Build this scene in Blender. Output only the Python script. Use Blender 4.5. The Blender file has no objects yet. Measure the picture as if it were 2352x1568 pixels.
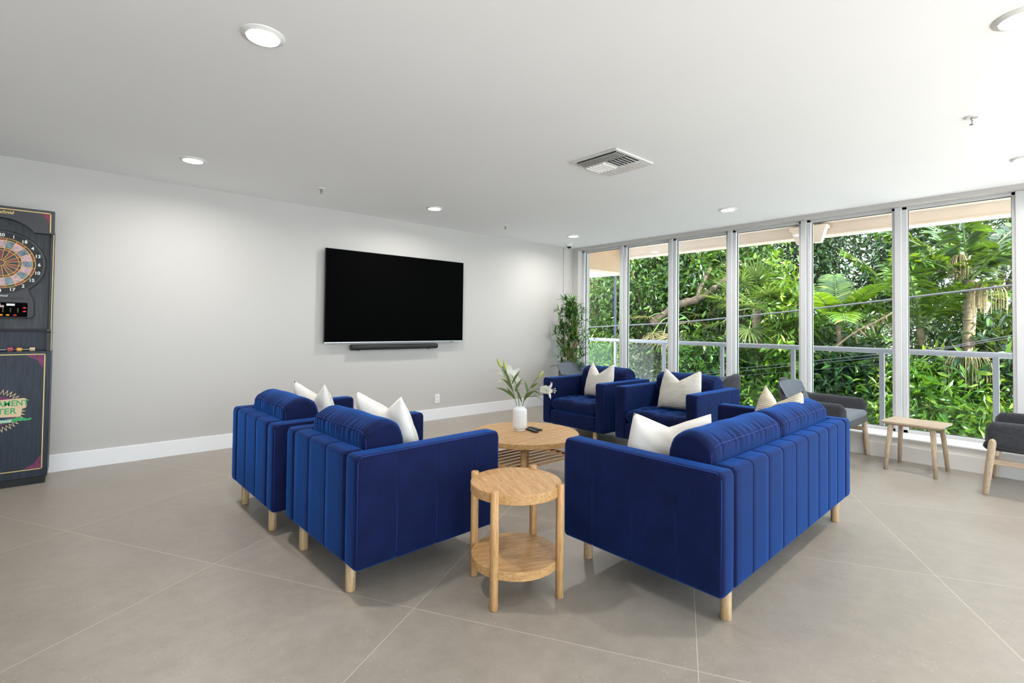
import bpy, bmesh, math, random
from mathutils import Vector, Matrix
import numpy as np
R = math.radians
PI = math.pi
random.seed(7); rng = np.random.default_rng(11)
sc = bpy.context.scene
col = sc.collection

# ---------------------------------------------------------------- camera, sky, sun, exposure
F_PX, YAW, PIT, ROL, CYP, CAMH = 1134.6, R(48.87), R(1.20), R(0.65), 723.5, 1.27
fw = Vector((math.cos(YAW), math.sin(YAW), 0)); rt = Vector((math.sin(YAW), -math.cos(YAW), 0)); up = Vector((0, 0, 1))
f2 = math.cos(PIT)*fw + math.sin(PIT)*up; u2 = -math.sin(PIT)*fw + math.cos(PIT)*up
r3 = math.cos(ROL)*rt + math.sin(ROL)*u2; u3 = -math.sin(ROL)*rt + math.cos(ROL)*u2
cd = bpy.data.cameras.new('camera'); cam = bpy.data.objects.new('camera', cd); col.objects.link(cam)
cam.matrix_world = Matrix(((r3.x, u3.x, -f2.x, 0), (r3.y, u3.y, -f2.y, 0), (r3.z, u3.z, -f2.z, CAMH), (0, 0, 0, 1)))
cd.sensor_width = 36; cd.lens = F_PX/2352*36; cd.shift_y = -(784-CYP)/2352; cd.clip_start = .05; cd.clip_end = 300
sc.camera = cam
w = bpy.data.worlds.new('sky'); sc.world = w; w.use_nodes = True
wn = w.node_tree.nodes; wl = w.node_tree.links
bg = wn['Background']; bg.inputs['Color'].default_value = (.78, .89, 1, 1); bg.inputs['Strength'].default_value = 2.45
sl = bpy.data.lights.new('sun', 'SUN'); sun = bpy.data.objects.new('sun', sl); col.objects.link(sun)
sl.energy = 8.6; sl.angle = R(.6); sl.color = (1, .95, .86)
sun.rotation_euler = Vector((.20, .74, -.64)).to_track_quat('-Z', 'Y').to_euler()
vs = sc.view_settings; sc.display_settings.display_device = 'sRGB'
vs.view_transform = 'Standard'; vs.look = 'None'; vs.gamma = 1; vs.exposure = 1.33; vs.use_curve_mapping = False
LAMP_W = 7.4     # watts of each recessed ceiling lamp
H = 2.588; YA = 5.667; XB = 6.29; XK = 6.074; XMIN = -3.8; YMIN = -3.3

# ---------------------------------------------------------------- helpers
def tag(o, label=None, cat=None, group=None, kind=None):
    if label: o['label'] = label
    if cat: o['category'] = cat
    if group: o['group'] = group
    if kind: o['kind'] = kind
    return o
def empty(name, loc, rz=0, **k):
    o = bpy.data.objects.new(name, None); o.empty_display_size = .05
    col.objects.link(o); o.location = loc; o.rotation_euler = (0, 0, rz); tag(o, **k); return o
class MB:
    def __init__(s): s.v = []; s.f = []; s.m = []; s.sm = []
    def add(s, v, f, mi=0, smooth=False, M=None):
        b = len(s.v)
        s.v += [tuple(M @ Vector(p)) for p in v] if M is not None else [tuple(p) for p in v]
        s.f += [tuple(i+b for i in q) for q in f]; s.m += [mi]*len(f); s.sm += [smooth]*len(f); return s
    def box(s, lo, hi, mi=0, M=None):
        x0, y0, z0 = lo; x1, y1, z1 = hi
        return s.add([(x0,y0,z0),(x1,y0,z0),(x1,y1,z0),(x0,y1,z0),(x0,y0,z1),(x1,y0,z1),(x1,y1,z1),(x0,y1,z1)],
              [(0,3,2,1),(4,5,6,7),(0,1,5,4),(1,2,6,5),(2,3,7,6),(3,0,4,7)], mi, False, M)
    def cbox(s, c, d, mi=0, M=None):
        return s.box([c[i]-d[i]/2 for i in range(3)], [c[i]+d[i]/2 for i in range(3)], mi, M)
    def tube(s, pts, r, n=10, mi=0, cap=True, M=None):
        pts = [Vector(p) for p in pts]; rs = r if isinstance(r, (list, tuple)) else [r]*len(pts)
        v = []; f = []; nrm = None
        for i, p in enumerate(pts):
            t = (pts[min(i+1, len(pts)-1)]-pts[max(i-1, 0)]).normalized()
            if nrm is None: nrm = t.orthogonal().normalized()
            else: nrm = (nrm - t*nrm.dot(t)).normalized()
            b = t.cross(nrm)
            for k in range(n):
                a = 2*PI*k/n; v.append(p+(nrm*math.cos(a)+b*math.sin(a))*rs[i])
        for i in range(len(pts)-1):
            for k in range(n):
                k2 = (k+1) % n; f.append((i*n+k, i*n+k2, (i+1)*n+k2, (i+1)*n+k))
        s.add(v, f, mi, True, M)
        if cap:
            m = len(v)-n; s.add(v[:n], [tuple(range(n-1, -1, -1))], mi, False, M); s.add(v[m:], [tuple(range(n))], mi, False, M)
        return s
    def lathe(s, prof, n=40, c=(0, 0, 0), mi=0, smooth=True, M=None, rf=None):
        v = []; f = []
        for r, z in prof:
            for k in range(n):
                a = 2*PI*k/n; rr = r*(rf(a, z) if rf else 1); v.append((c[0]+rr*math.cos(a), c[1]+rr*math.sin(a), c[2]+z))
        for i in range(len(prof)-1):
            for k in range(n):
                k2 = (k+1) % n; f.append((i*n+k, i*n+k2, (i+1)*n+k2, (i+1)*n+k))
        return s.add(v, f, mi, smooth, M)
    def prism(s, poly, axis, a, b, mi=0, M=None, smooth=False):   # extrude a 2-D polygon along an axis
        def P(u, w_, t): return {'x': (t, u, w_), 'y': (u, t, w_), 'z': (u, w_, t)}[axis]
        n = len(poly); v = [P(*q, a) for q in poly]+[P(*q, b) for q in poly]
        f = [tuple(range(n)), tuple(range(2*n-1, n-1, -1))]
        s.add(v, f, mi, False, M); s.add(v, [(i, i+n, (i+1) % n+n, (i+1) % n) for i in range(n)], mi, smooth, M); return s
    def build(s, name, mat, parent=None, bevel=0, seg=2, fix=True, auto=True, **k):
        me = bpy.data.meshes.new(name); me.from_pydata(s.v, [], s.f); me.update()
        for m in (mat if isinstance(mat, (list, tuple)) else [mat]): me.materials.append(m)
        me.polygons.foreach_set('material_index', s.m); me.polygons.foreach_set('use_smooth', s.sm)
        if fix or bevel:
            bm = bmesh.new(); bm.from_mesh(me)
            bmesh.ops.remove_doubles(bm, verts=bm.verts, dist=1e-5)
            bmesh.ops.recalc_face_normals(bm, faces=bm.faces)
            if bevel:
                ed = [e for e in bm.edges if len(e.link_faces) == 2 and e.calc_face_angle(0) > R(35)]
                r = bmesh.ops.bevel(bm, geom=ed, offset=bevel, segments=seg, profile=.5, affect='EDGES', clamp_overlap=True)
                for q in r['faces']: q.smooth = True
            bm.to_mesh(me); bm.free()
        o = bpy.data.objects.new(name, me); col.objects.link(o)
        if parent is not None: o.parent = parent
        tag(o, **k); return o
def copy_tree(o, parent=None):
    c = o.copy(); col.objects.link(c)
    if parent is not None: c.parent = parent
    for ch in list(o.children): copy_tree(ch, c)
    return c
def dup(o, loc, rz, label=None, group=None):
    c = copy_tree(o); c.location = loc; c.rotation_euler = (0, 0, rz)
    tag(c, label=label, group=group); return c
def struct(o): o['kind'] = 'structure'; return o

# ---------------------------------------------------------------- materials
class NT:
    def __init__(s, name):
        s.mat = bpy.data.materials.new(name); s.mat.use_nodes = True; s.t = s.mat.node_tree
        s.b = s.t.nodes['Principled BSDF']; s.out = s.t.nodes['Material Output']; s._c = None
    def n(s, ty, **k):
        q = s.t.nodes.new(ty)
        for a, b in k.items(): setattr(q, a, b)
        return q
    def l(s, a, b): s.t.links.new(a, b)
    def co(s, scale=(1, 1, 1), rot=(0, 0, 0), loc=(0, 0, 0)):
        t = s.n('ShaderNodeTexCoord'); m = s.n('ShaderNodeMapping')
        m.inputs['Scale'].default_value = scale; m.inputs['Rotation'].default_value = rot; m.inputs['Location'].default_value = loc
        s.l(t.outputs['Object'], m.inputs['Vector']); return m.outputs['Vector']
    def noise(s, vec, scale, detail=4, rough=.55):
        q = s.n('ShaderNodeTexNoise'); q.inputs['Scale'].default_value = scale; q.inputs['Detail'].default_value = detail
        q.inputs['Roughness'].default_value = rough; s.l(vec, q.inputs['Vector']); return q.outputs['Fac']
    def ramp(s, fac, stops):
        q = s.n('ShaderNodeValToRGB'); e = q.color_ramp.elements
        while len(e) < len(stops): e.new(.5)
        for i, (p, c) in enumerate(stops): e[i].position = p; e[i].color = (*c, 1)
        s.l(fac, q.inputs['Fac']); return q.outputs['Color']
    def math(s, op, a, b=None, c=None):
        q = s.n('ShaderNodeMath', operation=op)
        for i, x in enumerate((a, b, c)):
            if x is None: continue
            if isinstance(x, (int, float)): q.inputs[i].default_value = x
            else: s.l(x, q.inputs[i])
        return q.outputs[0]
    def mix(s, fac, a, b, mode='MIX'):
        q = s.n('ShaderNodeMix', data_type='RGBA', blend_type=mode)
        for i, x in ((0, fac), (6, a), (7, b)):
            if isinstance(x, (int, float)): q.inputs[i].default_value = x
            elif isinstance(x, tuple): q.inputs[i].default_value = (*x, 1)
            else: s.l(x, q.inputs[i])
        return q.outputs[2]
    def bump(s, h, strength=.3, dist=.01):
        q = s.n('ShaderNodeBump'); q.inputs['Strength'].default_value = strength; q.inputs['Distance'].default_value = dist
        s.l(h, q.inputs['Height']); s.l(q.outputs['Normal'], s.b.inputs['Normal'])
    def set(s, **k):
        for a, v in k.items():
            i = s.b.inputs[a.replace('_', ' ')]
            if isinstance(v, tuple): i.default_value = (*v, 1) if len(v) == 3 else v
            elif isinstance(v, (int, float)): i.default_value = v
            else: s.l(v, i)
        return s
def plain(name, c, rough=.5, metal=0, spec=.5, var=.06, scale=20):
    t = NT(name); f = t.noise(t.co(), scale)
    t.set(Base_Color=t.ramp(f, [(.25, tuple(x*(1-var) for x in c)), (.75, tuple(min(1, x*(1+var)) for x in c))]), Roughness=rough, Metallic=metal, Specular_IOR_Level=spec)
    return t.mat
M = {}
def paint(name, c, rough=.6):
    t = NT(name); f = t.noise(t.co(), 1.3, 3); g = t.noise(t.co(), 260, 2)
    t.set(Base_Color=t.ramp(f, [(.3, tuple(x*.985 for x in c)), (.7, c)]), Roughness=rough, Specular_IOR_Level=.25)
    t.bump(g, .04, .002); return t.mat
M['wall'] = paint('wall paint', (.53, .512, .490)); M['ceil'] = paint('ceiling paint', (.895, .905, .93), .8)
M['trimwhite'] = paint('white trim paint', (.84, .845, .86), .4); M['knee'] = paint('window wall paint', (.74, .72, .69))
M['alu'] = plain('white window aluminium', (.60, .605, .615), .38, 0, .5, .02)
M['gasket'] = plain('black gasket', (.012, .012, .014), .6)
def floor_mat():
    t = NT('large format stone tile')
    TH = R(-60)
    tc = t.n('ShaderNodeTexCoord'); sp = t.n('ShaderNodeSeparateXYZ'); t.l(tc.outputs['Object'], sp.inputs[0])
    ux = t.math('ADD', t.math('MULTIPLY', sp.outputs[0], math.cos(TH)), t.math('MULTIPLY', sp.outputs[1], math.sin(TH)))
    uy = t.math('ADD', t.math('MULTIPLY', sp.outputs[0], -math.sin(TH)), t.math('MULTIPLY', sp.outputs[1], math.cos(TH)))
    SX, SY, OX, OY = 1.191, 1.178, .066, 1.981-1.178*2
    a = t.math('DIVIDE', t.math('SUBTRACT', ux, OX), SX); b = t.math('DIVIDE', t.math('SUBTRACT', uy, OY), SY)
    ia = t.math('FLOOR', a); ib = t.math('FLOOR', b); fa = t.math('FRACT', a); fb = t.math('FRACT', b)
    da = t.math('MINIMUM', fa, t.math('SUBTRACT', 1, fa)); db = t.math('MINIMUM', fb, t.math('SUBTRACT', 1, fb))
    g = t.math('LESS_THAN', t.math('MINIMUM', da, db), .0014)
    cv = t.n('ShaderNodeCombineXYZ'); t.l(ia, cv.inputs[0]); t.l(ib, cv.inputs[1])
    wn_ = t.n('ShaderNodeTexWhiteNoise', noise_dimensions='2D'); t.l(cv.outputs[0], wn_.inputs['Vector'])
    rnd = wn_.outputs['Value']
    # shift the stone figure from tile to tile
    vm = t.n('ShaderNodeVectorMath', operation='MULTIPLY_ADD'); t.l(wn_.outputs['Color'], vm.inputs[0]); vm.inputs[1].default_value = (9, 9, 9); t.l(tc.outputs['Object'], vm.inputs[2])
    v = vm.outputs[0]
    big = t.noise(v, 2.2, 5, .6); mid = t.noise(v, 14, 5, .65); fine = t.noise(v, 130, 3, .7)
    c = t.ramp(big, [(.25, (.30, .263, .222)), (.5, (.348, .308, .263)), (.75, (.405, .362, .314))])
    c = t.mix(.5, c, t.ramp(mid, [(.3, (.275, .24, .2)), (.7, (.40, .355, .306))]))
    c = t.mix(t.math('MULTIPLY', rnd, .22), c, (.25, .22, .19))
    vo = t.n('ShaderNodeTexVoronoi'); vo.inputs['Scale'].default_value = 60; t.l(v, vo.inputs['Vector'])
    pit = t.math('MULTIPLY', t.math('LESS_THAN', vo.outputs['Distance'], .16), t.math('GREATER_THAN', t.noise(v, 9, 2), .56))
    pw = t.n('ShaderNodeSeparateColor'); t.l(vo.outputs['Color'], pw.inputs[0])
    dark = t.math('MULTIPLY', pit, t.math('GREATER_THAN', pw.outputs[0], .5)); lite = t.math('MULTIPLY', pit, t.math('LESS_THAN', pw.outputs[0], .5))
    c = t.mix(t.math('MULTIPLY', dark, .55), c, (.13, .11, .10)); c = t.mix(t.math('MULTIPLY', lite, .5), c, (.6, .56, .5))
    c = t.mix(t.math('MULTIPLY', fine, .16), c, (.2, .17, .15))
    c = t.mix(t.math('MULTIPLY', g, .8), c, (.60, .55, .47))
    t.set(Base_Color=c, Roughness=t.math('ADD', .30, t.math('MULTIPLY', mid, .14)), Specular_IOR_Level=.5)
    t.bump(t.math('SUBTRACT', t.math('MULTIPLY', fine, .35), g), .12, .002)
    return t.mat
M['floor'] = floor_mat()
def velvet():
    t = NT('navy velvet'); v = t.co()
    nap = t.noise(v, 9, 6, .7); fz = t.noise(v, 190, 3, .8); st = t.noise(t.co((9, 9, 2.2)), 2.2, 3)
    c = t.ramp(nap, [(.3, (.0030, .0045, .026)), (.7, (.0062, .0105, .062))])
    c = t.mix(t.math('MULTIPLY', st, .3), c, (.003, .008, .042))
    c = t.mix(t.math('MULTIPLY', t.math('GREATER_THAN', fz, .60), .35), c, (.010, .020, .075))
    t.set(Base_Color=c, Roughness=.78, Specular_IOR_Level=.12, Sheen_Weight=.85, Sheen_Roughness=.42, Sheen_Tint=(.022, .165, .66))
    t.bump(t.math('ADD', t.math('MULTIPLY', fz, .5), nap), .12, .004); return t.mat
M['velvet'] = velvet(); M['welt'] = plain('velvet piping thread', (.012, .035, .20), .6, 0, .2, .1)
def oak(name, c0, c1, c2, axis='x', s=1.0):
    t = NT(name); sc_ = {'x': (.9, 14, 14), 'y': (14, .9, 14), 'z': (14, 14, .9)}[axis]
    v = t.co(tuple(q*s for q in sc_)); f = t.noise(v, 3.0, 6, .62); g = t.noise(t.co(tuple(q*s*5 for q in sc_)), 3, 3)
    c = t.ramp(f, [(.3, c0), (.5, c1), (.7, c2)]); c = t.mix(t.math('MULTIPLY', t.math('LESS_THAN', g, .42), .5), c, tuple(q*.55 for q in c0))
    t.set(Base_Color=c, Roughness=.42, Specular_IOR_Level=.35); t.bump(g, .06, .001); return t.mat
OK = ((.42, .22, .08), (.545, .315, .135), (.65, .41, .20))
M['oakx'] = oak('oak veneer along x', *OK, 'x'); M['oaky'] = oak('oak veneer along y', *OK, 'y'); M['oakz'] = oak('oak dowel', *OK, 'z', 1.6); M['oakfx'] = oak('fine oak veneer along x', *OK, 'x', 2.2); M['oakfy'] = oak('fine oak veneer along y', *OK, 'y', 2.2)
BL = ((.42, .31, .215), (.50, .385, .28), (.56, .44, .33))
M['leg'] = oak('pale oak leg', (.42, .27, .14), (.52, .36, .20), (.60, .43, .26), 'z'); M['birchx'] = oak('pale birch along x', *BL, 'x'); M['birch'] = oak('pale birch', *BL, 'z')
M['birchy'] = oak('pale birch along y', *BL, 'y')
def felt(name, a, b):
    t = NT(name); v = t.co(); f = t.noise(v, 330, 3, .8); g = t.noise(v, 60, 3)
    t.set(Base_Color=t.mix(.3, t.ramp(f, [(.35, a), (.65, b)]), t.ramp(g, [(.3, a), (.7, b)])), Roughness=.92, Specular_IOR_Level=.1, Sheen_Weight=.15, Sheen_Roughness=.5)
    t.bump(f, .25, .002); return t.mat
M['felt'] = felt('charcoal felt', (.020, .021, .025), (.075, .078, .088)); M['felt_lit'] = felt('grey felt', (.085, .097, .115), (.165, .185, .21))  # the paler copy is the same felt with window light put into its colour
def cloth(name, c, ribs):
    t = NT(name); tc = t.n('ShaderNodeTexCoord'); v = t.co()
    f = t.noise(v, 500, 2); wv = t.noise(v, 9, 3)
    c_ = t.ramp(wv, [(.3, tuple(x*.94 for x in c)), (.7, c)])
    h = f
    if ribs:
        sp = t.n('ShaderNodeSeparateXYZ'); t.l(v, sp.inputs[0])
        ph = t.math('ADD', t.math('MULTIPLY', sp.outputs[2], ribs), t.math('MULTIPLY', t.math('SINE', t.math('MULTIPLY', sp.outputs[0], 70)), .9))
        s_ = t.math('MULTIPLY_ADD', t.math('SINE', ph), .5, .5)
        h = t.math('ADD', s_, t.math('MULTIPLY', f, .15)); c_ = t.mix(t.math('MULTIPLY', t.math('SUBTRACT', 1, s_), .22), c_, tuple(x*.62 for x in c))
        t.set(Base_Color=c_, Roughness=.9, Specular_IOR_Level=.1); t.bump(h, .55, .006)
    else:
        t.set(Base_Color=c_, Roughness=.9, Specular_IOR_Level=.1); t.bump(t.math('ADD', t.math('MULTIPLY', f, .2), t.noise(t.co((1, 3, 1)), 7, 3)), .35, .006)
    return t.mat
M['ivory'] = cloth('ivory cotton', (.80, .775, .73), 0); M['ribbed'] = cloth('ribbed ivory fabric', (.78, .745, .68), 480)
M['cream'] = cloth('ribbed sand fabric', (.74, .66, .53), 480)
def glass(name, tint, refl, rough=.0):
    t = NT(name); t.t.nodes.remove(t.b)
    tr = t.n('ShaderNodeBsdfTransparent'); tr.inputs[0].default_value = (*tint, 1)
    gl = t.n('ShaderNodeBsdfGlossy'); gl.inputs['Roughness'].default_value = rough
    fr = t.n('ShaderNodeFresnel'); fr.inputs['IOR'].default_value = 1.45
    mx = t.n('ShaderNodeMixShader'); t.l(t.math('MULTIPLY', fr.outputs[0], refl), mx.inputs[0]); t.l(tr.outputs[0], mx.inputs[1]); t.l(gl.outputs[0], mx.inputs[2])
    t.l(mx.outputs[0], t.out.inputs['Surface']); return t.mat
M['glass'] = glass('window glass', (.97, .98, .975), .3); M['railglass'] = glass('railing glass', (.74, .83, .79), .4, .0)
M['black'] = plain('black plastic', (.012, .012, .014), .45, 0, .3); M['screen'] = plain('switched off screen', (.0006, .0006, .0007), .55, 0, .02)
M['softblack'] = plain('soundbar grille', (.02, .02, .023), .55, 0, .35); M['steel'] = plain('brushed steel', (.5, .5, .5), .3, 1)
M['white'] = plain('white plastic', (.80, .80, .79), .4); M['slot'] = plain('dark slot', (.03, .03, .03), .7)
M['vase'] = plain('white stoneware', (.82, .82, .83), .45, 0, .4, .02)
M['brass'] = plain('brass bolt', (.75, .55, .22), .3, 1)
M['cream_stucco'] = plain('cream stucco', (.80, .69, .60), .9, 0, .1, .04, 3); M['tan_stucco'] = plain('tan stucco', (.60, .45, .32), .9, 0, .1, .05, 4)
M['rail'] = plain('powder coated grey aluminium', (.30, .31, .36), .32, .1, .5, .02)
M['concrete'] = plain('terrace concrete', (.62, .61, .59), .8, 0, .2, .1, 2); M['paving'] = plain('sunlit paving', (.62, .59, .56), .9, 0, .1, .15, 1.2)
M['pale_paving'] = plain('pale terrace paving', (.62, .62, .62), .8, 0, .2, .05, 2)
M['bark'] = plain('grey brown bark', (.13, .10, .075), .9, 0, .1, .45, 9); M['palmbark'] = plain('pale palm trunk', (.22, .18, .12), .9, 0, .1, .35, 12)
M['cable'] = plain('grey cable', (.085, .085, .105), .6); M['pole'] = plain('galvanised pole', (.035, .037, .052), .9, 0, .05)
M['cane'] = plain('bamboo cane', (.50, .30, .10), .5, 0, .4, .2, 30); M['pot'] = plain('dark planter', (.05, .05, .05), .6)
LEAF = .41
def leafmat(name, cols, trans=.4, rough=.42, outdoor=True):
    t = NT(name); g = t.n('ShaderNodeNewGeometry')
    k = len(cols)-1; cols = [tuple(x*LEAF for x in c) for c in cols] if outdoor else cols
    c = t.ramp(g.outputs['Random Per Island'], [((i/k)**.6, q) for i, q in enumerate(cols)])
    t.set(Base_Color=c, Roughness=rough*.8, Specular_IOR_Level=.75)
    tl = t.n('ShaderNodeBsdfTranslucent'); t.l(t.mix(.35, c, (.30, .42, .01), 'MIX'), tl.inputs[0])
    mx = t.n('ShaderNodeMixShader'); mx.inputs[0].default_value = trans
    t.l(t.b.outputs[0], mx.inputs[1]); t.l(tl.outputs[0], mx.inputs[2]); t.l(mx.outputs[0], t.out.inputs['Surface']); return t.mat
M['ficus'] = leafmat('ficus leaf', [(.02, .08, .012), (.05, .18, .02), (.12, .34, .03), (.30, .58, .05)], .28)
M['darkleaf'] = leafmat('dark glossy leaf', [(.02, .075, .028), (.03, .11, .035), (.06, .17, .045), (.14, .30, .07)], .2, .28)
M['brightleaf'] = leafmat('bright young leaf', [(.10, .30, .02), (.20, .45, .03), (.34, .58, .05), (.62, .78, .12)], .4)
M['drypalm'] = leafmat('dry palm leaf', [(.30, .26, .10), (.45, .38, .18), (.26, .24, .06), (.55, .48, .30)], .3, .6)
M['fanleaf'] = leafmat('fan palm leaf', [(.10, .22, .05), (.20, .33, .08), (.34, .42, .14)], .35, .5)
M['pinkdry'] = leafmat('withered leaf', [(.42, .30, .22), (.55, .42, .32), (.32, .22, .14)], .25, .7)
M['bamboo'] = leafmat('bamboo leaf', [(.012, .05, .018), (.025, .11, .02), (.07, .24, .03), (.16, .46, .05)], .2, .4, outdoor=False)
M['lilyleaf'] = leafmat('lily leaf', [(.05, .10, .02), (.085, .15, .035), (.12, .20, .05)], .15, .5, outdoor=False)
M['lily'] = leafmat('lily petal', [(.80, .80, .74), (.86, .86, .82)], .25, .6, outdoor=False); M['bud'] = plain('lily bud', (.40, .46, .10), .5, 0, .3, .25, 25)
M['stamen'] = plain('stamen', (.72, .68, .45), .6); M['stem'] = plain('green stem', (.10, .17, .04), .5)
t = NT('lamp diffuser'); t.set(Base_Color=(1, 1, 1), Emission_Color=(1, .985, .95), Emission_Strength=9.0); M['lamp'] = t.mat

# ---------------------------------------------------------------- room shell
MB().box((XMIN-.15, YMIN-.15, -.2), (XB+.2, YA+.15, 0)).build('floor', M['floor'], kind='structure')
MB().box((XMIN-.15, YMIN-.15, H), (XB+.2, YA+.15, H+.2)).build('ceiling', M['ceil'], kind='structure')
MB().box((XMIN-.15, YA, 0), (XB, YA+.15, H)).build('wall_back', M['wall'], kind='structure')
MB().box((XMIN-.15, YMIN, 0), (XMIN, YA, H)).build('wall_left', M['wall'], kind='structure')
bb = MB(); bb.box((XMIN, YA-.014, 0), (XK, YA, .138)); bb.box((XMIN, YA-.010, .138), (XK, YA, .143))
bb.build('baseboard_back', M['trimwhite'], kind='structure')
# window wall: knee wall with ledge, header, pier at the corner
GX, FX, MX = 6.45, 6.40, 6.37
kw = MB(); kw.box((XK, YMIN, 0), (XB+.3, YA, .203)); kw.build('wall_right', M['knee'], kind='structure')
MB().box((XK-.012, YMIN, .203), (FX+.1, YA, .217)).build('trim_1', M['trimwhite'], bevel=.003, kind='structure')
bb = MB(); bb.box((XK-.012, YMIN, 0), (XK, YA, .135)); bb.box((XK-.008, YMIN, .135), (XK, YA, .14)); bb.build('baseboard_right', M['knee'], kind='structure')
hd = MB(); hd.box((XB, YMIN, 2.542), (XB+.3, YA, H+.2)); hd.box((XB, 5.525, .217), (XB+.3, YA+.15, 2.542)); hd.build('wall_pier', M['wall'], kind='structure')
MB().box((XK, 5.652, .217), (XB, YA, H)).build('trim_2', M['wall'], kind='structure')
# windows: frame members seen from inside, glazing pane as a child
edges = [5.525, 4.672, 3.817, 2.959, 2.084, 1.192, .36]
wins = [(edges[i+1], edges[i]) for i in range(6)]
y = .02
while y > YMIN+1: wins.append((y-.86, y)); y -= .86
ZB, ZT = .217, 2.542
for i, (y0, y1) in enumerate(wins):
    f = MB(); m0 = .028; l = .012
    ya, yb = y0+(.058 if 0 <= i < 5 else .004), y1-.002
    wd, wu = .026, .040
    f.box((FX, ya, ZB), (FX+.09, ya+wd, ZT)); f.box((FX, yb-wu, ZB), (FX+.09, yb, ZT))
    f.box((FX, ya, ZB), (FX+.09, yb, ZB+.03)); f.box((FX, ya, 2.513), (FX+.09, yb, ZT))
    o = f.build('window_%d' % (i+1), M['alu'], bevel=.002, seg=1, kind='structure')
    g = MB(); g.box((GX-.003, ya+wd-.002, ZB+.028), (GX+.003, yb-wu+.002, 2.515)); g.build('glass_pane', M['glass'], o)
    k = MB(); a0, a1 = ya+wd, yb-wu
    k.box((GX-.008, a0, ZB+.03), (GX+.008, a0+.005, 2.513)); k.box((GX-.008, a1-.004, ZB+.03), (GX+.008, a1, 2.513)); k.box((GX-.008, a0, 2.509), (GX+.008, a1, 2.513)); k.box((GX-.008, a0, ZB+.03), (GX+.008, a1, ZB+.034))
    k.build('gasket', M['gasket'], o)
for i in range(1, 6):
    yy = edges[i]; MB().box((MX, yy, ZB), (FX+.09, yy+.057, ZT)).build('trim_%d' % (i+2), M['alu'], bevel=.004, kind='structure')
MB().box((MX, .02, ZB), (FX+.12, .364, ZT)).build('trim_8', M['alu'], bevel=.004, kind='structure')
# unseen side behind the camera: glazed wall and terrace added to let daylight in
fr = MB(); n = 6; wpan = (XB-XMIN)/n
for k in range(n+1):
    xx = XMIN+wpan*k; fr.box((max(XMIN, xx-.05), YMIN, 0), (min(XB, xx+.05), YMIN+.1, H))
fr.box((XMIN, YMIN, 2.4), (XB, YMIN+.1, H)); fr.box((XMIN, YMIN, 0), (XB, YMIN+.1, .1))
o = fr.build('window_30', M['alu'], kind='structure'); MB().box((XMIN, YMIN+.04, .1), (XB, YMIN+.05, 2.4)).build('glass_pane', M['glass'], o)
# terrace, roof overhang, ground
MB().box((XB+.3, YMIN-4, -.28), (8.05, 9, -.06)).build('terrace_slab', M['concrete'], kind='structure')
MB().box((XMIN-4, YMIN-9, -.28), (XB+.3, YMIN-.15, -.02)).build('terrace_slab_added', M['pale_paving'], kind='structure')  # unseen rear terrace, added to bounce sunlight into the room
ov = MB(); ov.box((XB+.2, YMIN, 2.80), (8.35, 9.0, 3.0)); ov.box((8.12, YMIN, 2.655), (8.35, 9.0, 2.80)); ov.box((8.11, YMIN, 2.632), (8.37, 9.0, 2.655))
ov.box((XB+.3, 6.02, 2.35), (8.12, 6.25, 2.80)); ov.box((XB+.3, 6.0, 2.30), (8.14, 9.0, 2.35)); 
ov.build('roof_overhang', M['cream_stucco'], kind='structure')
ew = MB(); ew.box((XB+.3, 6.005, 2.352), (8.12, 6.02, 2.80)); ew.build('beam_end', M['tan_stucco'], kind='structure')
MB().box((6.3, -30, -3.2), (70, 60, -3.0)).build('ground', M['paving'], kind='structure')

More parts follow.
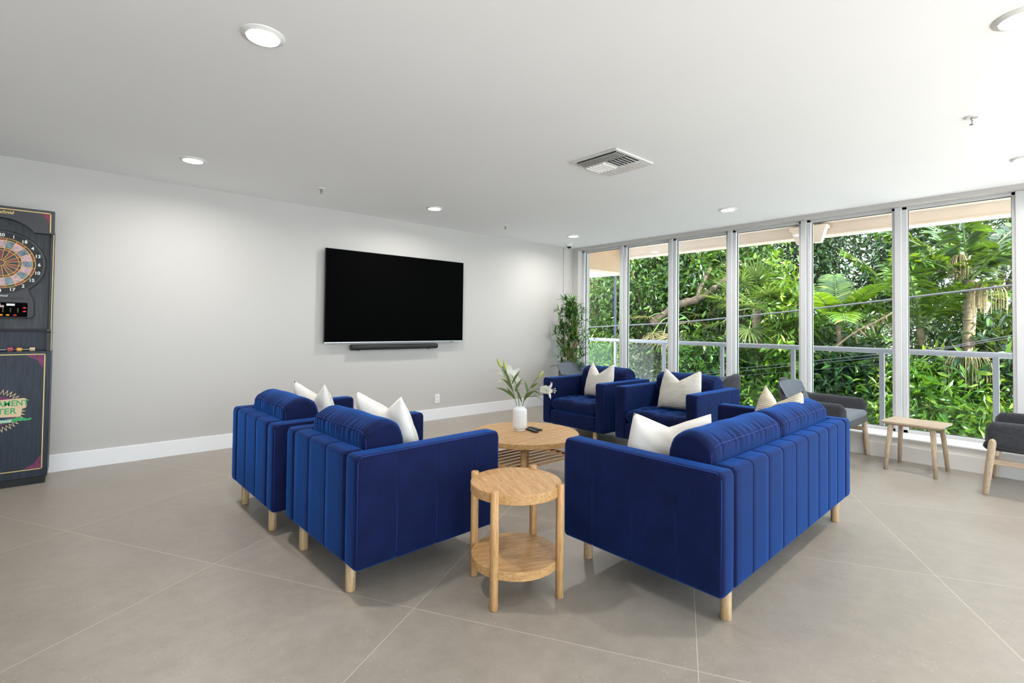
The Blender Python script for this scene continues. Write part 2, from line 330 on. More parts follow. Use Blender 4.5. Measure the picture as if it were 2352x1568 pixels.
# ---------------------------------------------------------------- upholstery helpers
def rrect(wd, ht, r, n=5):   # rounded rectangle outline centred at 0
    r = max(.0005, min(r, wd/2-.0005, ht/2-.0005)); P = []
    for cx, cy, a0 in ((wd/2-r, ht/2-r, 0), (-wd/2+r, ht/2-r, 90), (-wd/2+r, -ht/2+r, 180), (wd/2-r, -ht/2+r, 270)):
        for k in range(n+1):
            a = R(a0+90*k/n); P.append((cx+r*math.cos(a), cy+r*math.sin(a)))
    return P
def padded(mb, axis, c, size, r, seams=(), sdep=.007, puff=.004, side=None, er=None, mi=0, wr=0):
    """rounded bar along an axis: rings of rounded rectangles, ends rounded off, stitched channels across at the seams.
    side: function of ring point (a,b) -> weight of the seam crease there."""
    L = size[axis]; o = [k for k in range(3) if k != axis]; wd, ht = size[o[0]], size[o[1]]
    er = er or r; st = []
    for k in range(6): a = R(90*k/5); st.append((-L/2+er*(1-math.sin(a)) if False else -L/2+er*(1-math.cos(a)), er*(1-math.sin(a))))
    for k in range(5, -1, -1): a = R(90*k/5); st.append((L/2-er*(1-math.cos(a)), er*(1-math.sin(a))))
    ts = {}
    for p, i in st: ts[round(p, 5)] = i
    for s in seams:
        for d in (-.010, -.005, -.0022, 0, .0022, .005, .010): ts.setdefault(round(s+d, 5), 0)
    k = max(2, int(L/.05))
    for q in range(1, k): ts.setdefault(round(-L/2+er+(L-2*er)*q/k, 5), 0)
    ks = sorted(ts); rings = []
    def crease(p):
        v = 0
        for s in seams:
            d = abs(p-s)
            if d < .010: v = max(v, (1-d/.010)**2)
        return v
    for p in ks:
        i = ts[p]; cr = crease(p); ring = []
        base = rrect(wd-2*i, ht-2*i, r)
        for a, b in base:
            wgt = side(a, b) if side else 1
            sh = -sdep*cr*wgt + (puff*(1-cr)*wgt if seams else 0)
            sx = 0 if wd == 0 else (abs(a)/(wd/2))**4*math.copysign(1, a); sy = (abs(b)/(ht/2))**4*math.copysign(1, b)
            ring.append((p, a+sh*sx, b+sh*sy))
        rings.append(ring)
    n = len(rings[0]); v = []; f = []
    for ring in rings:
        for p, a, b in ring:
            q = [0, 0, 0]; q[axis] = p+c[axis]; q[o[0]] = a+c[o[0]]; q[o[1]] = b+c[o[1]]; v.append(q)
    for i in range(len(rings)-1):
        for k in range(n): f.append((i*n+k, i*n+(k+1) % n, (i+1)*n+(k+1) % n, (i+1)*n+k))
    mb.add(v, f, mi, True); mb.add(v[:n], [tuple(range(n))], mi, True); mb.add(v[-n:], [tuple(range(n))], mi, True)
    return mb
def cushion(mb, c, size, e=(.25, .25, .45), wr=None, n=28, tufts=None, bow=.0):
    """soft box: superellipsoid grid with optional tufted top / gathered creases"""
    v = []; f = []; nu, nv = n*2, n
    def sp(x, p): return math.copysign(abs(x)**p, x)
    for j in range(nv+1):
        ph = -PI/2+PI*j/nv
        for i in range(nu):
            th = 2*PI*i/nu
            x = sp(math.cos(th), e[0])*sp(math.cos(ph), e[2]); y = sp(math.sin(th), e[1])*sp(math.cos(ph), e[2]); z = sp(math.sin(ph), e[2])
            p = [x*size[0]/2, y*size[1]/2, z*size[2]/2]
            if wr: p = wr(p, x, y, z)
            v.append((p[0]+c[0], p[1]+c[1], p[2]+c[2]))
    for j in range(nv):
        for i in range(nu): f.append((j*nu+i, j*nu+(i+1) % nu, (j+1)*nu+(i+1) % nu, (j+1)*nu+i))
    mb.add(v, f, 0, True); return mb
def soft_grid(mb, c, size, disp, r=.06, nx=40, ny=34):
    """seat pad: rounded slab whose top follows disp(x,y)"""
    W_, D_, T_ = size; v = []; f = []
    def edge(u, L): # rounded border profile
        d = L/2-abs(u); return 0 if d >= r else r-math.sqrt(max(0, r*r-(r-d)**2))
    xs = [-W_/2+W_*(.5-.5*math.cos(PI*i/nx)) for i in range(nx+1)]; ys = [-D_/2+D_*(.5-.5*math.cos(PI*j/ny)) for j in range(ny+1)]
    top = {}; bot = {}
    for j, yv in enumerate(ys):
        for i, xv in enumerate(xs):
            e_ = min(T_/2, edge(xv, W_)+edge(yv, D_)); k = len(v)
            v.append((c[0]+xv, c[1]+yv, c[2]+T_/2-e_+disp(xv, yv)*(1 if e_ < .02 else .3))); top[i, j] = k
    for j, yv in enumerate(ys):
        for i, xv in enumerate(xs):
            if i in (0, nx) or j in (0, ny): bot[i, j] = top[i, j]; continue
            e_ = min(T_/2, edge(xv, W_)+edge(yv, D_)); k = len(v); v.append((c[0]+xv, c[1]+yv, c[2]-T_/2+e_)); bot[i, j] = k
    for j in range(ny):
        for i in range(nx):
            f.append((top[i, j], top[i+1, j], top[i+1, j+1], top[i, j+1])); f.append((bot[i, j], bot[i, j+1], bot[i+1, j+1], bot[i+1, j]))
    mb.add(v, f, 0, True); return mb

def curve(pts, n=14):
    out = []; P = [Vector(p) for p in pts]
    P = [P[0]*2-P[1]]+P+[P[-1]*2-P[-2]]
    for i in range(1, len(P)-2):
        for k in range(n):
            t = k/n; a, b, c, d = P[i-1:i+3]
            out.append(.5*((2*b)+(-a+c)*t+(2*a-5*b+4*c-d)*t*t+(-a+3*b-3*c+d)*t**3))
    out.append(P[-2]); return out
BOL = [(.012, .45), (.000, .56), (-.008, .66), (-.010, .715), (-.004, .742), (.022, .766), (.075, .792), (.13, .792), (.178, .768), (.202, .742), (.214, .70), (.226, .60), (.226, .50), (.20, .45)]
def bolster(cx, L, y0, parent):
    prof = [(p.x, p.z) for p in curve([(a, 0, b) for a, b in BOL], 5)]; n = len(prof); cy, cz = .105, .60
    K = 120; v = []; f = []; er = .045
    def rip(x, q):
        return .5*math.sin(x*150+2.2*math.sin(x*23+q)+q)+.5*math.sin(x*61+1.7*math.sin(x*37)+q*2)
    for k in range(K+1):
        x = -L/2+L*(.5-.5*math.cos(PI*k/K)) if k not in (0, K) else (-L/2 if k == 0 else L/2)
        e = L/2-abs(x); ins = 0 if e > er else er-math.sqrt(max(0, er*er-(er-e)**2))
        mid = 1-(abs(x)/(L/2))**6
        for m, (a, b) in enumerate(prof):
            dy, dz = a-cy, b-cz; l = math.hypot(dy, dz); r_ = max(.2, 1-ins*.62/max(l, .02)) if ins else 1
            g = 0
            for wy, wz, ph in ((-.004, .742, 0), (.202, .742, 2)):
                dd = math.hypot(a-wy, b-wz); g += .0042*math.exp(-((dd-.02)/.035)**2)*rip(x, ph)*mid-.0035*math.exp(-(dd/.006)**2)
            if b > .7: g += .006*(mid-1)
            g += .0022*math.sin(x*19+b*11)*mid
            v.append((cx+x, y0+cy+dy*r_+g*dy/l, cz+dz*r_+g*dz/l))
    for k in range(K):
        for m in range(n): f.append((k*n+m, k*n+(m+1) % n, (k+1)*n+(m+1) % n, (k+1)*n+m))
    f.append(tuple(range(n))); f.append(tuple(K*n+m for m in range(n)))
    mb = MB(); mb.add(v, f, 0, True); bc = mb.build('back_cushion', M['velvet'], parent)
    for yo, so in ((-.003, -1), (.203, 1)):
        h = L/2; q = MB(); pts = [(h-.004, y0+yo+so*.004, .50), (h-.004, y0+yo-so*.004, .66), (h-.010, y0+yo-so*.006, .712), (h-.036, y0+yo-so*.002, .736)]
        xs = [h-.07-(2*h-.14)*i/30 for i in range(31)]; top = [(x, y0+yo-so*.0+.0005*math.sin(x*90), .7425) for x in xs]
        pts = pts+top+[(-a, b, c) for a, b, c in reversed(pts)]
        q.tube([(cx+a, b, c) for a, b, c in pts], .0024, 6); q.build('piping', M['welt'], bc)
    return bc

# ---------------------------------------------------------------- velvet armchairs and sofa
ZB_, ZA_ = .150, .668
def club_seat(name, W_, D_, ncush, nback, cat, **k):
    t = empty(name, (0, 0, 0), cat=cat, **k); ta = .118; hh = ZA_-ZB_; zc = (ZA_+ZB_)/2
    for s in (-1, 1):
        mb = MB(); padded(mb, 1, (s*(W_/2-ta/2), 0, zc), (ta, D_, hh), .022, [-D_/2+.215, -D_/2+.445, -D_/2+.68], .006, .002,
                          side=lambda a, b, s=s: (1 if a*s > 0 and b < hh/2-.03 else 0), er=.024)
        arm = mb.build('armrest', M['velvet'], t)
        w_ = MB(); xo = s*(W_/2-.004); zt = ZA_-.004
        w_.tube([(xo, -D_/2+.012, ZB_+.02), (xo, -D_/2+.010, zt-.03), (xo, -D_/2+.03, zt), (xo, 0, zt), (xo, D_/2-.03, zt), (xo, D_/2-.010, zt-.03), (xo, D_/2-.012, ZB_+.02)], .0022, 6)
        for yy in (-D_/2+.215, -D_/2+.445, -D_/2+.68): w_.tube([(s*(W_/2-.0035), yy, ZB_+.03), (s*(W_/2-.0035), yy, ZA_-.025)], .0014, 6)
        w_.build('piping', M['welt'], arm)
    wi = W_-2*ta; tb = .105
    mb = MB(); sp_ = [-wi/2+wi*q/nback for q in range(1, nback)]
    padded(mb, 0, (0, -D_/2+tb/2+.001, zc), (wi-.006, tb, hh), .026, sp_, .0042, .0012, side=lambda a, b: 1 if (a < -.01 or b > hh/2-.03) else 0, er=.02)
    mb.build('back_panel', M['velvet'], t)
    mb = MB(); padded(mb, 0, (0, .02, .228), (wi-.004, D_-.05, .155), .02, er=.012); mb.build('seat_base', M['velvet'], t)
    cw = wi/ncush
    for q in range(ncush):
        cx = -wi/2+cw*(q+.5)
        tuft = [(cx-cx+ux, uy) for ux in ((-.2, 0, .2) if ncush == 1 else (-.3, -.1, .1, .3)) for uy in (-.05, .12, .27)]
        def disp(x, y_, tuft=tuft):
            d = 0
            for a, b in tuft: d += -.020*math.exp(-(((x-a)/.035)**2+((y_-b+.06)/.035)**2))
            gx = abs(((x/.2+.5) % 1)-.5); gy = abs((((y_+.11)/.16+.5) % 1)-.5)
            return d-.010*math.exp(-(gx*.2/.012)**2)-.010*math.exp(-(gy*.16/.012)**2)+.006*math.sin(17*x+3)*math.sin(13*y_)
        mb = MB(); soft_grid(mb, (cx, .055, .372), (cw-.006, D_-.13, .145), disp, .06); mb.build('seat_cushion', M['velvet'], t)
        # back cushion: boxed bolster leaning on the back panel, gathered along its piping
        bc = bolster(cx, cw-.008, -D_/2+tb+.004, t)
    for sx in (-1, 1):
        for sy in (-1, 1):
            mb = MB(); mb.lathe([(0, 0), (.0215, 0), (.024, .004), (.024, .16), (0, .16)], 20, (sx*(W_/2-.150), sy*(D_/2-.055), 0)); mb.build('leg', M['leg'], t, bevel=0)
    return t
GRP = 'navy velvet armchairs around the coffee table'
ch = club_seat('armchair', .885, .87, 1, 3, 'armchair', label='navy velvet armchair with its back to us, nearest the small round side table', group=GRP)
ch.location = (1.366, 2.600, 0); ch.rotation_euler = (0, 0, R(-90+2.3))
dup(ch, (1.287, 3.572, 0), R(-90+2.0), 'navy velvet armchair with its back to us, the one farther from the round side table', GRP)
dup(ch, (4.535, 3.690, 0), R(90+.8), 'navy velvet armchair facing us beside the bamboo plant and lilies', GRP)
dup(ch, (4.545, 2.662, 0), R(90+.6), 'navy velvet armchair facing us, between the other facing armchair and the sofa', GRP)
sofa = club_seat('sofa', 1.94, .87, 2, 9, 'sofa', label='long two cushion navy velvet sofa seen from behind with channel stitched back')
sofa.location = (2.9625, 1.425, 0); sofa.rotation_euler = (0, 0, R(1.6))

# ---------------------------------------------------------------- throw pillows (front ribbed, back smooth, karate-chopped top)
def pillow_mesh(name, sz=.44, th=.15, chop=.13, front='ribbed', n=26, hz=1):
    mb = MB(); v = []; ids = {}
    for side in (1, -1):
        for j in range(n+1):
            for i in range(n+1):
                u = -1+2*i/n; q = -1+2*j/n
                rim = i in (0, n) or j in (0, n)
                if side < 0 and rim: ids[side, i, j] = ids[1, i, j]; continue
                tk = th/2*((1-abs(u)**3.0)*(1-abs(q)**3.0))**.55*(1.05-.15*q)
                x = u*sz/2*(1-.05*(1-abs(q)**2)); zz = q*sz/2*(1-.05*(1-abs(u)**2))
                t_ = max(0, (q+.15)/1.15)**1.6
                zz -= chop*t_*(1-abs(u))**1.15*1.35
                x *= 1-.16*t_; zz += .02*t_*abs(u)
                yv = side*tk*(1-.35*t_*(1-abs(u)))+.035*t_*(1-abs(u))*1.0
                yv += .004*math.sin(9*u+4*q)*math.sin(7*q+2)*side*(0 if rim else 1)
                ids[side, i, j] = len(v); v.append((x, yv, (zz+sz/2)*hz))
    f1 = [(ids[1, i, j], ids[1, i+1, j], ids[1, i+1, j+1], ids[1, i, j+1]) for j in range(n) for i in range(n)]
    f2 = [(ids[-1, i, j], ids[-1, i, j+1], ids[-1, i+1, j+1], ids[-1, i+1, j]) for j in range(n) for i in range(n)]
    mb.v = [tuple(p) for p in v]; mb.f = f1+f2; mb.m = [0]*len(f1)+[1]*len(f2); mb.sm = [True]*len(mb.f)
    return mb.build(name, [M[front], M['ivory']], fix=False)
def place_pillow(loc, yaw, lean, label, roll=0, **k):
    o = pillow_mesh('throw_pillow', **k); o.location = loc
    o.rotation_mode = 'XYZ'; o.matrix_world = Matrix.Translation(loc) @ Matrix.Rotation(yaw, 4, 'Z') @ Matrix.Rotation(lean, 4, 'X') @ Matrix.Rotation(roll, 4, 'Y')
    tag(o, label, 'pillow', 'white throw pillows on the blue seats'); return o
ZS = .448
# local +Y is the ribbed front; lean >0 tips the top backwards (towards -Y)
place_pillow((1.415, 2.635, ZS), R(-90+14), R(19), 'white pillow with ruffled edge in the armchair nearest the round side table', sz=.46, chop=.07, hz=.95)
place_pillow((1.315, 3.535, ZS), R(-90+16), R(16), 'white pillow in the back-turned armchair closest to the TV wall', sz=.41, chop=.07)
place_pillow((4.50, 3.655, ZS), R(90-8), R(14), 'cream ribbed pillow in the facing armchair beside the bamboo plant', sz=.43, chop=.11, hz=.93)
place_pillow((4.48, 2.615, ZS), R(90+2), R(14), 'cream ribbed pillow in the facing armchair next to the sofa', sz=.46, chop=.085, hz=.86)
place_pillow((2.335, 1.425, ZS), R(-43), R(14), 'smooth ivory pillow on the sofa end nearest the round side table', sz=.46, chop=.06, hz=.83)
place_pillow((3.57, 1.385, ZS), R(58), R(13), 'sand coloured ribbed pillow on the sofa end nearest the windows', sz=.44, chop=.08, hz=.93, front='cream')

# ---------------------------------------------------------------- tables
def dowel(mb, x, y, r, z0, z1, n=20): return mb.lathe([(0, z0), (r-.004, z0), (r, z0+.004), (r, z1-.003), (r-.003, z1), (0, z1)], n, (x, y, 0))
def disc(mb, r, z0, z1, n=96): return mb.lathe([(0, z0), (r-.002, z0), (r, z0+.002), (r, z1-.002), (r-.002, z1), (0, z1)], n, smooth=False)
st_ = empty('side_table', (1.626, 1.818, 0), R(-21), label='small round oak side table with lower shelf between sofa and armchair', cat='side table')
mb = MB(); disc(mb, .222, .467, .512); mb.build('tabletop', M['oakfy'], st_)
mb = MB(); disc(mb, .215, .128, .170); mb.build('shelf', M['oakfx'], st_)
for k in range(4):
    a = R(45+90*k); mb = MB(); dowel(mb, .229*math.cos(a), .229*math.sin(a), .0195, 0, .527); mb.build('leg', M['oakz'], st_)
CT = (2.79, 3.01)
ct = empty('coffee_table', (*CT, 0), R(0), label='large round oak coffee table holding the lily vase, slatted shelf below', cat='coffee table')
mb = MB(); disc(mb, .440, .352, .390, 128); mb.build('tabletop', M['oakx'], ct)
for sx in (-1, 1):
    for sy in (-1, 1): mb = MB(); dowel(mb, sx*.245, sy*.245, .0225, 0, .352); mb.build('leg', M['oakz'], ct)
    mb = MB(); mb.cbox((sx*.34, 0, .19), (.018, .52, .024)); mb.build('shelf_rail', M['oaky'], ct, bevel=.003)
for k in range(8):
    mb = MB(); mb.tube([(-.345, -.245+.07*k, .19), (.345, -.245+.07*k, .19)], .0085, 12); mb.build('shelf_rod', M['oakx'], ct)
sb = empty('bench_table', (5.743, .972, 0), R(-4), label='small pale birch table between two grey chairs by the windows', cat='table')
mb = MB(); poly = rrect(.385, .435, .02); lo = rrect(.33, .38, .02); nn = len(poly)
v = [(x, y_, .436) for x, y_ in poly]+[(x, y_, .424) for x, y_ in poly]+[(x, y_, .404) for x, y_ in lo]
mb.add(v, [tuple(range(nn)), tuple(range(3*nn-1, 2*nn-1, -1))]+[(a*nn+i, a*nn+(i+1) % nn, (a+1)*nn+(i+1) % nn, (a+1)*nn+i) for a in (0, 1) for i in range(nn)]); mb.build('tabletop', M['birchy'], sb)
for sx in (-1, 1):
    for sy in (-1, 1):
        mb = MB(); vv = []
        for z, x_, y_, a_, b_ in ((0, .197, .178, .018, .014), (.20, .172, .165, .023, .017), (.405, .145, .150, .028, .020)):
            for p in rrect(a_*2, b_*2, b_*.8, 3): vv.append((sx*x_+p[0], sy*y_+p[1], z))
        m = len(vv)//3; mb.add(vv, [(a*m+i, a*m+(i+1) % m, (a+1)*m+(i+1) % m, (a+1)*m+i) for a in (0, 1) for i in range(m)], 0, True); mb.add(vv[:m], [tuple(range(m))]); mb.add(vv[-m:], [tuple(range(m))])
        mb.build('leg', M['birch'], sb)

# ---------------------------------------------------------------- grey felt lounge chairs with wooden legs (local +Y = facing)
def felt_chair(**k):
    t = empty('lounge_chair', (0, 0, 0), cat='chair', **k)
    # plan path of the wraparound shell: front of one arm -> back -> front of other arm
    path = []; hw, yf, yb_, rc = .335, .31, -.27, .14
    for q in range(13): path.append((-hw, yf-(yf-(yb_+rc))*q/12))
    for q in range(1, 9): a = R(180+90*q/9); path.append((-hw+rc+rc*math.cos(a), yb_+rc+rc*math.sin(a)))
    for q in range(0, 13): path.append((-hw+rc+(2*hw-2*rc)*q/12, yb_))
    path = path+[(-x, y_) for x, y_ in reversed(path[:21])]
    P = [Vector((x, y_, 0)) for x, y_ in path]; N = len(P); s = [0]
    for i in range(1, N): s.append(s[-1]+(P[i]-P[i-1]).length)
    L = s[-1]; th = .034; NZ = 10; v = []; f = []
    def smooth(a, b, x): x = min(1, max(0, (x-a)/(b-a))); return x*x*(3-2*x)
    for side in (0, 1):
        for i in range(N):
            tg = (P[min(i+1, N-1)]-P[max(i-1, 0)]).normalized(); nr = Vector((tg.y, -tg.x, 0))  # outward for this winding?
            if nr.dot(P[i]-Vector((0, .02, 0))) < 0: nr = -nr
            u = min(s[i], L-s[i]); b = smooth(.50, .80, u)
            top = .572+.01*u+.168*b; bot = .372-.035*smooth(0, .4, u)
            rf = .055  # rounded front corners
            if u < rf: k_ = rf-math.sqrt(max(0, rf*rf-(rf-u)**2)); top -= k_; bot += k_
            for j in range(NZ+1):
                z = bot+(top-bot)*j/NZ; h = (z-.37)/.37
                flare = .012*h+.085*b*max(0, h)
                ed = 1-(abs(2*j/NZ-1))**10
                off = (th/2*ed if side else -th/2*ed)
                if u < .02: off *= math.sqrt(max(0, 1-(1-u/.02)**2))
                p = P[i]+nr*(flare+off); v.append((p.x, p.y, z))
    A = N*(NZ+1)
    for i in range(N-1):
        for j in range(NZ):
            a = i*(NZ+1)+j; q = (i+1)*(NZ+1)+j; f.append((a, q, q+1, a+1)); f.append((A+a, A+a+1, A+q+1, A+q))
        for j in (0, NZ): a = i*(NZ+1)+j; q = (i+1)*(NZ+1)+j; f.append((a, q, A+q, A+a))
    for i in (0, N-1):
        for j in range(NZ): a = i*(NZ+1)+j; f.append((a, a+1, A+a+1, A+a))
    mb = MB(); mb.add(v, f, 0, True); mb.build('shell', M['felt'], t)
    # backrest facing and seat pad: same felt, window light put into its colour
    v = []; f = []; n1, n2 = 20, 12
    for j in range(n2+1):
        for i in range(n1+1):
            u = -1+2*i/n1; h = j/n2; z = .45+.272*h-.03*abs(u)**6
            v.append((u*(.262+.05*h*(1-abs(u)**3*.2)), yb_+.03+.09*(abs(u)**4)*(1-h*.5)-.085*h, z))
    for j in range(n2):
        for i in range(n1): a = j*(n1+1)+i; f.append((a, a+1, a+n1+2, a+n1+1))
    k_ = len(v); v2 = [(x, y_-.012, z) for x, y_, z in v]; f2 = [tuple(q+k_ for q in reversed(p)) for p in f]
    mb = MB(); mb.add(v+v2, f+f2, 0, True); mb.build('backrest_pad', M['felt_lit'], t, label='grey inner back with window light put into its colour')
    mb = MB(); soft_grid(mb, (0, .035, .425), (.63, .57, .07), lambda x, y_: .008*(1-(x/.33)**2), .034, 24, 22); mb.build('seat_cushion', M['felt_lit'], t, label='grey seat pad with window light put into its colour')
    mb = MB(); soft_grid(mb, (0, .025, .372), (.635, .61, .07), lambda x, y_: 0, .034, 20, 18); mb.build('seat_shell', M['felt'], t)
    for sx in (-1, 1):
        for y0, y1, zt in ((.315, .265, .458), (-.215, -.165, .40)):
            mb = MB(); xt = sx*(.374 if y0 > 0 else .30)
            pts = [Vector((sx*.340 if y0 > 0 else sx*.31, y0, 0)), Vector((xt, y1, zt-.018))]; d = (pts[1]-pts[0])
            ps = [pts[0]+d*q for q in (0, .012, .04, .3, .65, .93, .975, 1)]; rs = [.013, .018, .020, .023, .024, .0235, .018, .006]
            mb.tube(ps, rs, 16); lg = mb.build('leg', M['birch'], t)
            if y0 > 0:
                q = MB(); q.lathe([(0, 0), (.007, 0), (.007, .004), (0, .004)], 14, (0, 0, 0), M=Matrix.Translation((xt+sx*.023, y1+.004, zt-.028)) @ Matrix.Rotation(sx*R(90), 4, 'Y')); q.build('bolt', M['brass'], lg)
        mb = MB(); mb.cbox((sx*.345, .04, .262), (.022, .50, .040)); mb.build('stretcher', M['birchy'], t, bevel=.005)
    mb = MB(); mb.cbox((0, .25, .325), (.66, .022, .040)); mb.build('stretcher', M['birchx'], t, bevel=.005)
    return t
G2 = 'grey felt lounge chairs along the windows'
fc = felt_chair(label='dark grey felt lounge chair by the window, left of the small birch table', group=G2)
fc.location = (5.685, 1.72, 0); fc.rotation_euler = (0, 0, R(180))
dup(fc, (5.675, .17, 0), R(0), 'dark grey felt lounge chair cut by the right picture edge, beside the birch table', G2)
dup(fc, (5.60, 4.76, 0), R(180), 'grey felt lounge chair whose backrest shows beside the bamboo plant', G2)
dup(fc, (5.66, 2.94, 0), R(0), 'grey felt lounge chair whose back peeks out behind the facing armchair next to the sofa', G2)

# ---------------------------------------------------------------- television, soundbar, outlet
tv = empty('television', (3.03, YA, 1.588), label='large switched off flat screen TV mounted on the white wall', cat='television')
mb = MB(); mb.box((-.955, -.072, -.541), (.955, -.045, .541)); mb.build('casing', M['black'], tv, bevel=.004)
mb = MB(); mb.box((-.949, -.074, -.528), (.949, -.0715, .536)); mb.build('screen', M['screen'], tv)
mb = MB(); mb.box((-.955, -.0745, -.541), (.955, -.070, -.532)); mb.build('chin_strip', M['steel'], tv)
mb = MB(); mb.box((-.3, -.046, -.25), (.3, 0, .25)); mb.build('wall_mount', M['black'], tv, bevel=.005)
mb = MB(); mb.box((.76, -.068, -.549), (.80, -.05, -.541)); mb.build('sensor', M['black'], tv)
s_ = empty('soundbar', (2.99, YA-.05, .99), label='long black soundbar on the wall right under the TV', cat='soundbar')
mb = MB(); mb.tube([(-.592, 0, 0), (-.585, 0, 0), (.585, 0, 0), (.592, 0, 0)], [.030, .034, .034, .030], 24); mb.build('body', M['softblack'], s_)
for q in (-1, 1): mb = MB(); mb.tube([(q*.5935, 0, 0), (q*.591, 0, 0)], .029, 24); mb.build('end_cap', M['black'], s_)
for q in (-.485, .485): mb = MB(); mb.box((q-.015, .02, -.04), (q+.015, .05, 0)); mb.build('bracket', M['black'], s_)
ol = empty('wall_outlet', (3.632, YA, .277), label='white wall outlet low on the wall right of the TV', cat='outlet')
mb = MB(); mb.box((-.037, -.006, -.060), (.037, 0, .060)); mb.build('cover_plate', M['white'], ol, bevel=.003)
for zz in (-.025, .025):
    mb = MB(); mb.box((-.017, -.0085, zz-.016), (.017, -.005, zz+.016)); so = mb.build('socket', M['white'], ol, bevel=.003)
    q = MB(); q.box((-.008, -.0092, zz-.002), (-.005, -.008, zz+.009)); q.box((.005, -.0092, zz-.002), (.008, -.008, zz+.007)); q.box((-.002, -.0092, zz-.011), (.002, -.008, zz-.007)); q.build('slots', M['slot'], so)

# ---------------------------------------------------------------- vase with lilies, remotes
VZ = .390; VP = (2.795, 3.085)
va = empty('vase', (*VP, VZ), label='white ribbed stoneware vase holding lilies on the coffee table', cat='vase')
prof = [(0, 0), (.038, 0), (.040, .003), (.040, .008), (.037, .011), (.050, .018), (.0575, .032), (.059, .05), (.059, .165), (.0555, .18), (.046, .190), (.036, .194), (.034, .205), (.031, .205), (.031, .19), (.028, .10), (0, .10)]
mb = MB(); rib = lambda a, z: 1-(.04*(0.5-.5*math.cos(a*44)) if .02 < z < .178 else 0)
pp = []
for (r0, z0), (r1, z1) in zip(prof[:-1], prof[1:]):
    pp.append((r0, z0))
pp.append(prof[-1]); mb.lathe(pp, 264, rf=rib); mb.build('body', M['vase'], va)
def leaf_strip(mb, p0, d, up_, L, wd, droop=.5, n=7, twist=0, mi=0, cup=.15):
    d = Vector(d).normalized(); p = Vector(p0); v = []; f = []; side = d.cross(Vector(up_)).normalized(); dn = Vector((0, 0, -1))
    for i in range(n+1):
        u = i/n; wv = wd*math.sin(PI*min(1, u*.92+.08))**.75*(1-u**5) if i < n else .0005
        nr = side.cross(d).normalized()
        s2 = (side*math.cos(twist*u)+nr*math.sin(twist*u))
        v += [p-s2*wv/2+nr*wv*cup, p.copy(), p+s2*wv/2+nr*wv*cup]
        p = p+d*L/n; d = (d+dn*droop/n*(.4+1.4*u)).normalized(); side = (side-d*side.dot(d)).normalized()
    for i in range(n): a = i*3; f += [(a, a+1, a+4, a+3), (a+1, a+2, a+5, a+4)]
    mb.add(v, f, mi, True)
VR, VU, VF = Vector((math.sin(YAW), -math.cos(YAW), 0)), Vector((0, 0, 1)), Vector((math.cos(YAW), math.sin(YAW), 0))  # right / up / away, about the vase
PXM = .00365
def vp_(px, py, away=0): return VR*((px-1194)*PXM)+VU*((940-py)*PXM+.20)+VF*away
def curve(pts, n=14):
    out = []; P = [Vector(p) for p in pts]
    P = [P[0]*2-P[1]]+P+[P[-1]*2-P[-2]]
    for i in range(1, len(P)-2):
        for k in range(n):
            t = k/n; a, b, c, d = P[i-1:i+3]
            out.append(.5*((2*b)+(-a+c)*t+(2*a-5*b+4*c-d)*t*t+(-a+3*b-3*c+d)*t**3))
    out.append(P[-2]); return out
def lily_flower(parent, base, axis, L, face_open=1.0, seed=0, petals=6):
    rr = random.Random(seed); ax = Vector(axis).normalized(); a0 = ax.orthogonal().normalized(); b0 = ax.cross(a0)
    mb = MB()
    for k in range(petals):
        an = 2*PI*k/petals+rr.uniform(-.15, .15); rad = a0*math.cos(an)+b0*math.sin(an); n = 10; v = []; f = []
        sd = ax.cross(rad).normalized(); wmax = L*(.42 if k % 2 else .30)
        for i in range(n+1):
            u = i/n; r_ = L*(.05+.12*u+.62*face_open*max(0, u-.35)**1.6); h = L*(u*.95-.85*face_open*max(0, u-.55)**1.7)
            c_ = Vector(base)+ax*h+rad*r_; wv = wmax*(.18+.82*math.sin(PI*min(1, .12+.80*u))) if i < n else .002
            cv = ax*(wv*.12*(1-u)) if u > .4 else -rad*wv*.25
            wob = rad*.003*math.sin(9*u+k)
            v += [c_-sd*wv/2-cv+wob, c_, c_+sd*wv/2-cv-wob]
        for i in range(n): a = i*3; f += [(a, a+1, a+4, a+3), (a+1, a+2, a+5, a+4)]
        mb.add(v, f, 0, True)
    fl = mb.build('flower', M['lily'], parent, fix=False)
    q = MB()
    for k in range(6):
        an = 2*PI*k/6+.3; rad = a0*math.cos(an)+b0*math.sin(an); e_ = Vector(base)+ax*L*.92+rad*L*.13
        q.tube([Vector(base)+ax*L*.1, Vector(base)+ax*L*.5+rad*L*.04, e_], .0009, 5); q.tube([e_-rad*.006, e_+rad*.006], [.0016, .0022], 6)
    q.tube([Vector(base), Vector(base)+ax*L*1.02], [.0015, .0026], 6); q.build('stamens', M['stamen'], fl)
def lily_bud(parent, base, tip):
    b, t_ = Vector(base), Vector(tip); mb = MB(); ps = [b.lerp(t_, q) for q in (0, .12, .3, .55, .8, 1)]
    mb.tube(ps, [.004, .009, .0125, .0115, .007, .0015], 10); mb.build('bud', M['bud'], parent)
def lily(label, stem_pts, leaves):
    o = empty('lily_stem', (*VP, VZ), label=label, cat='flower', group='white lilies in the vase')
    mb = MB(); mb.tube(curve([vp_(1194, 970)]+stem_pts), .0030, 7); mb.build('stem', M['stem'], o)
    for a, b, wd, dr, aw in leaves:
        mb = MB(); A, B = vp_(*a), vp_(*b, aw); d = B-A
        leaf_strip(mb, A, d+VU*d.length*dr*.45, VF*-1 if abs(d.normalized().z) > .3 else VU, d.length*1.08, wd, dr, 9); mb.build('leaf', M['lilyleaf'], o, fix=False)
    return o
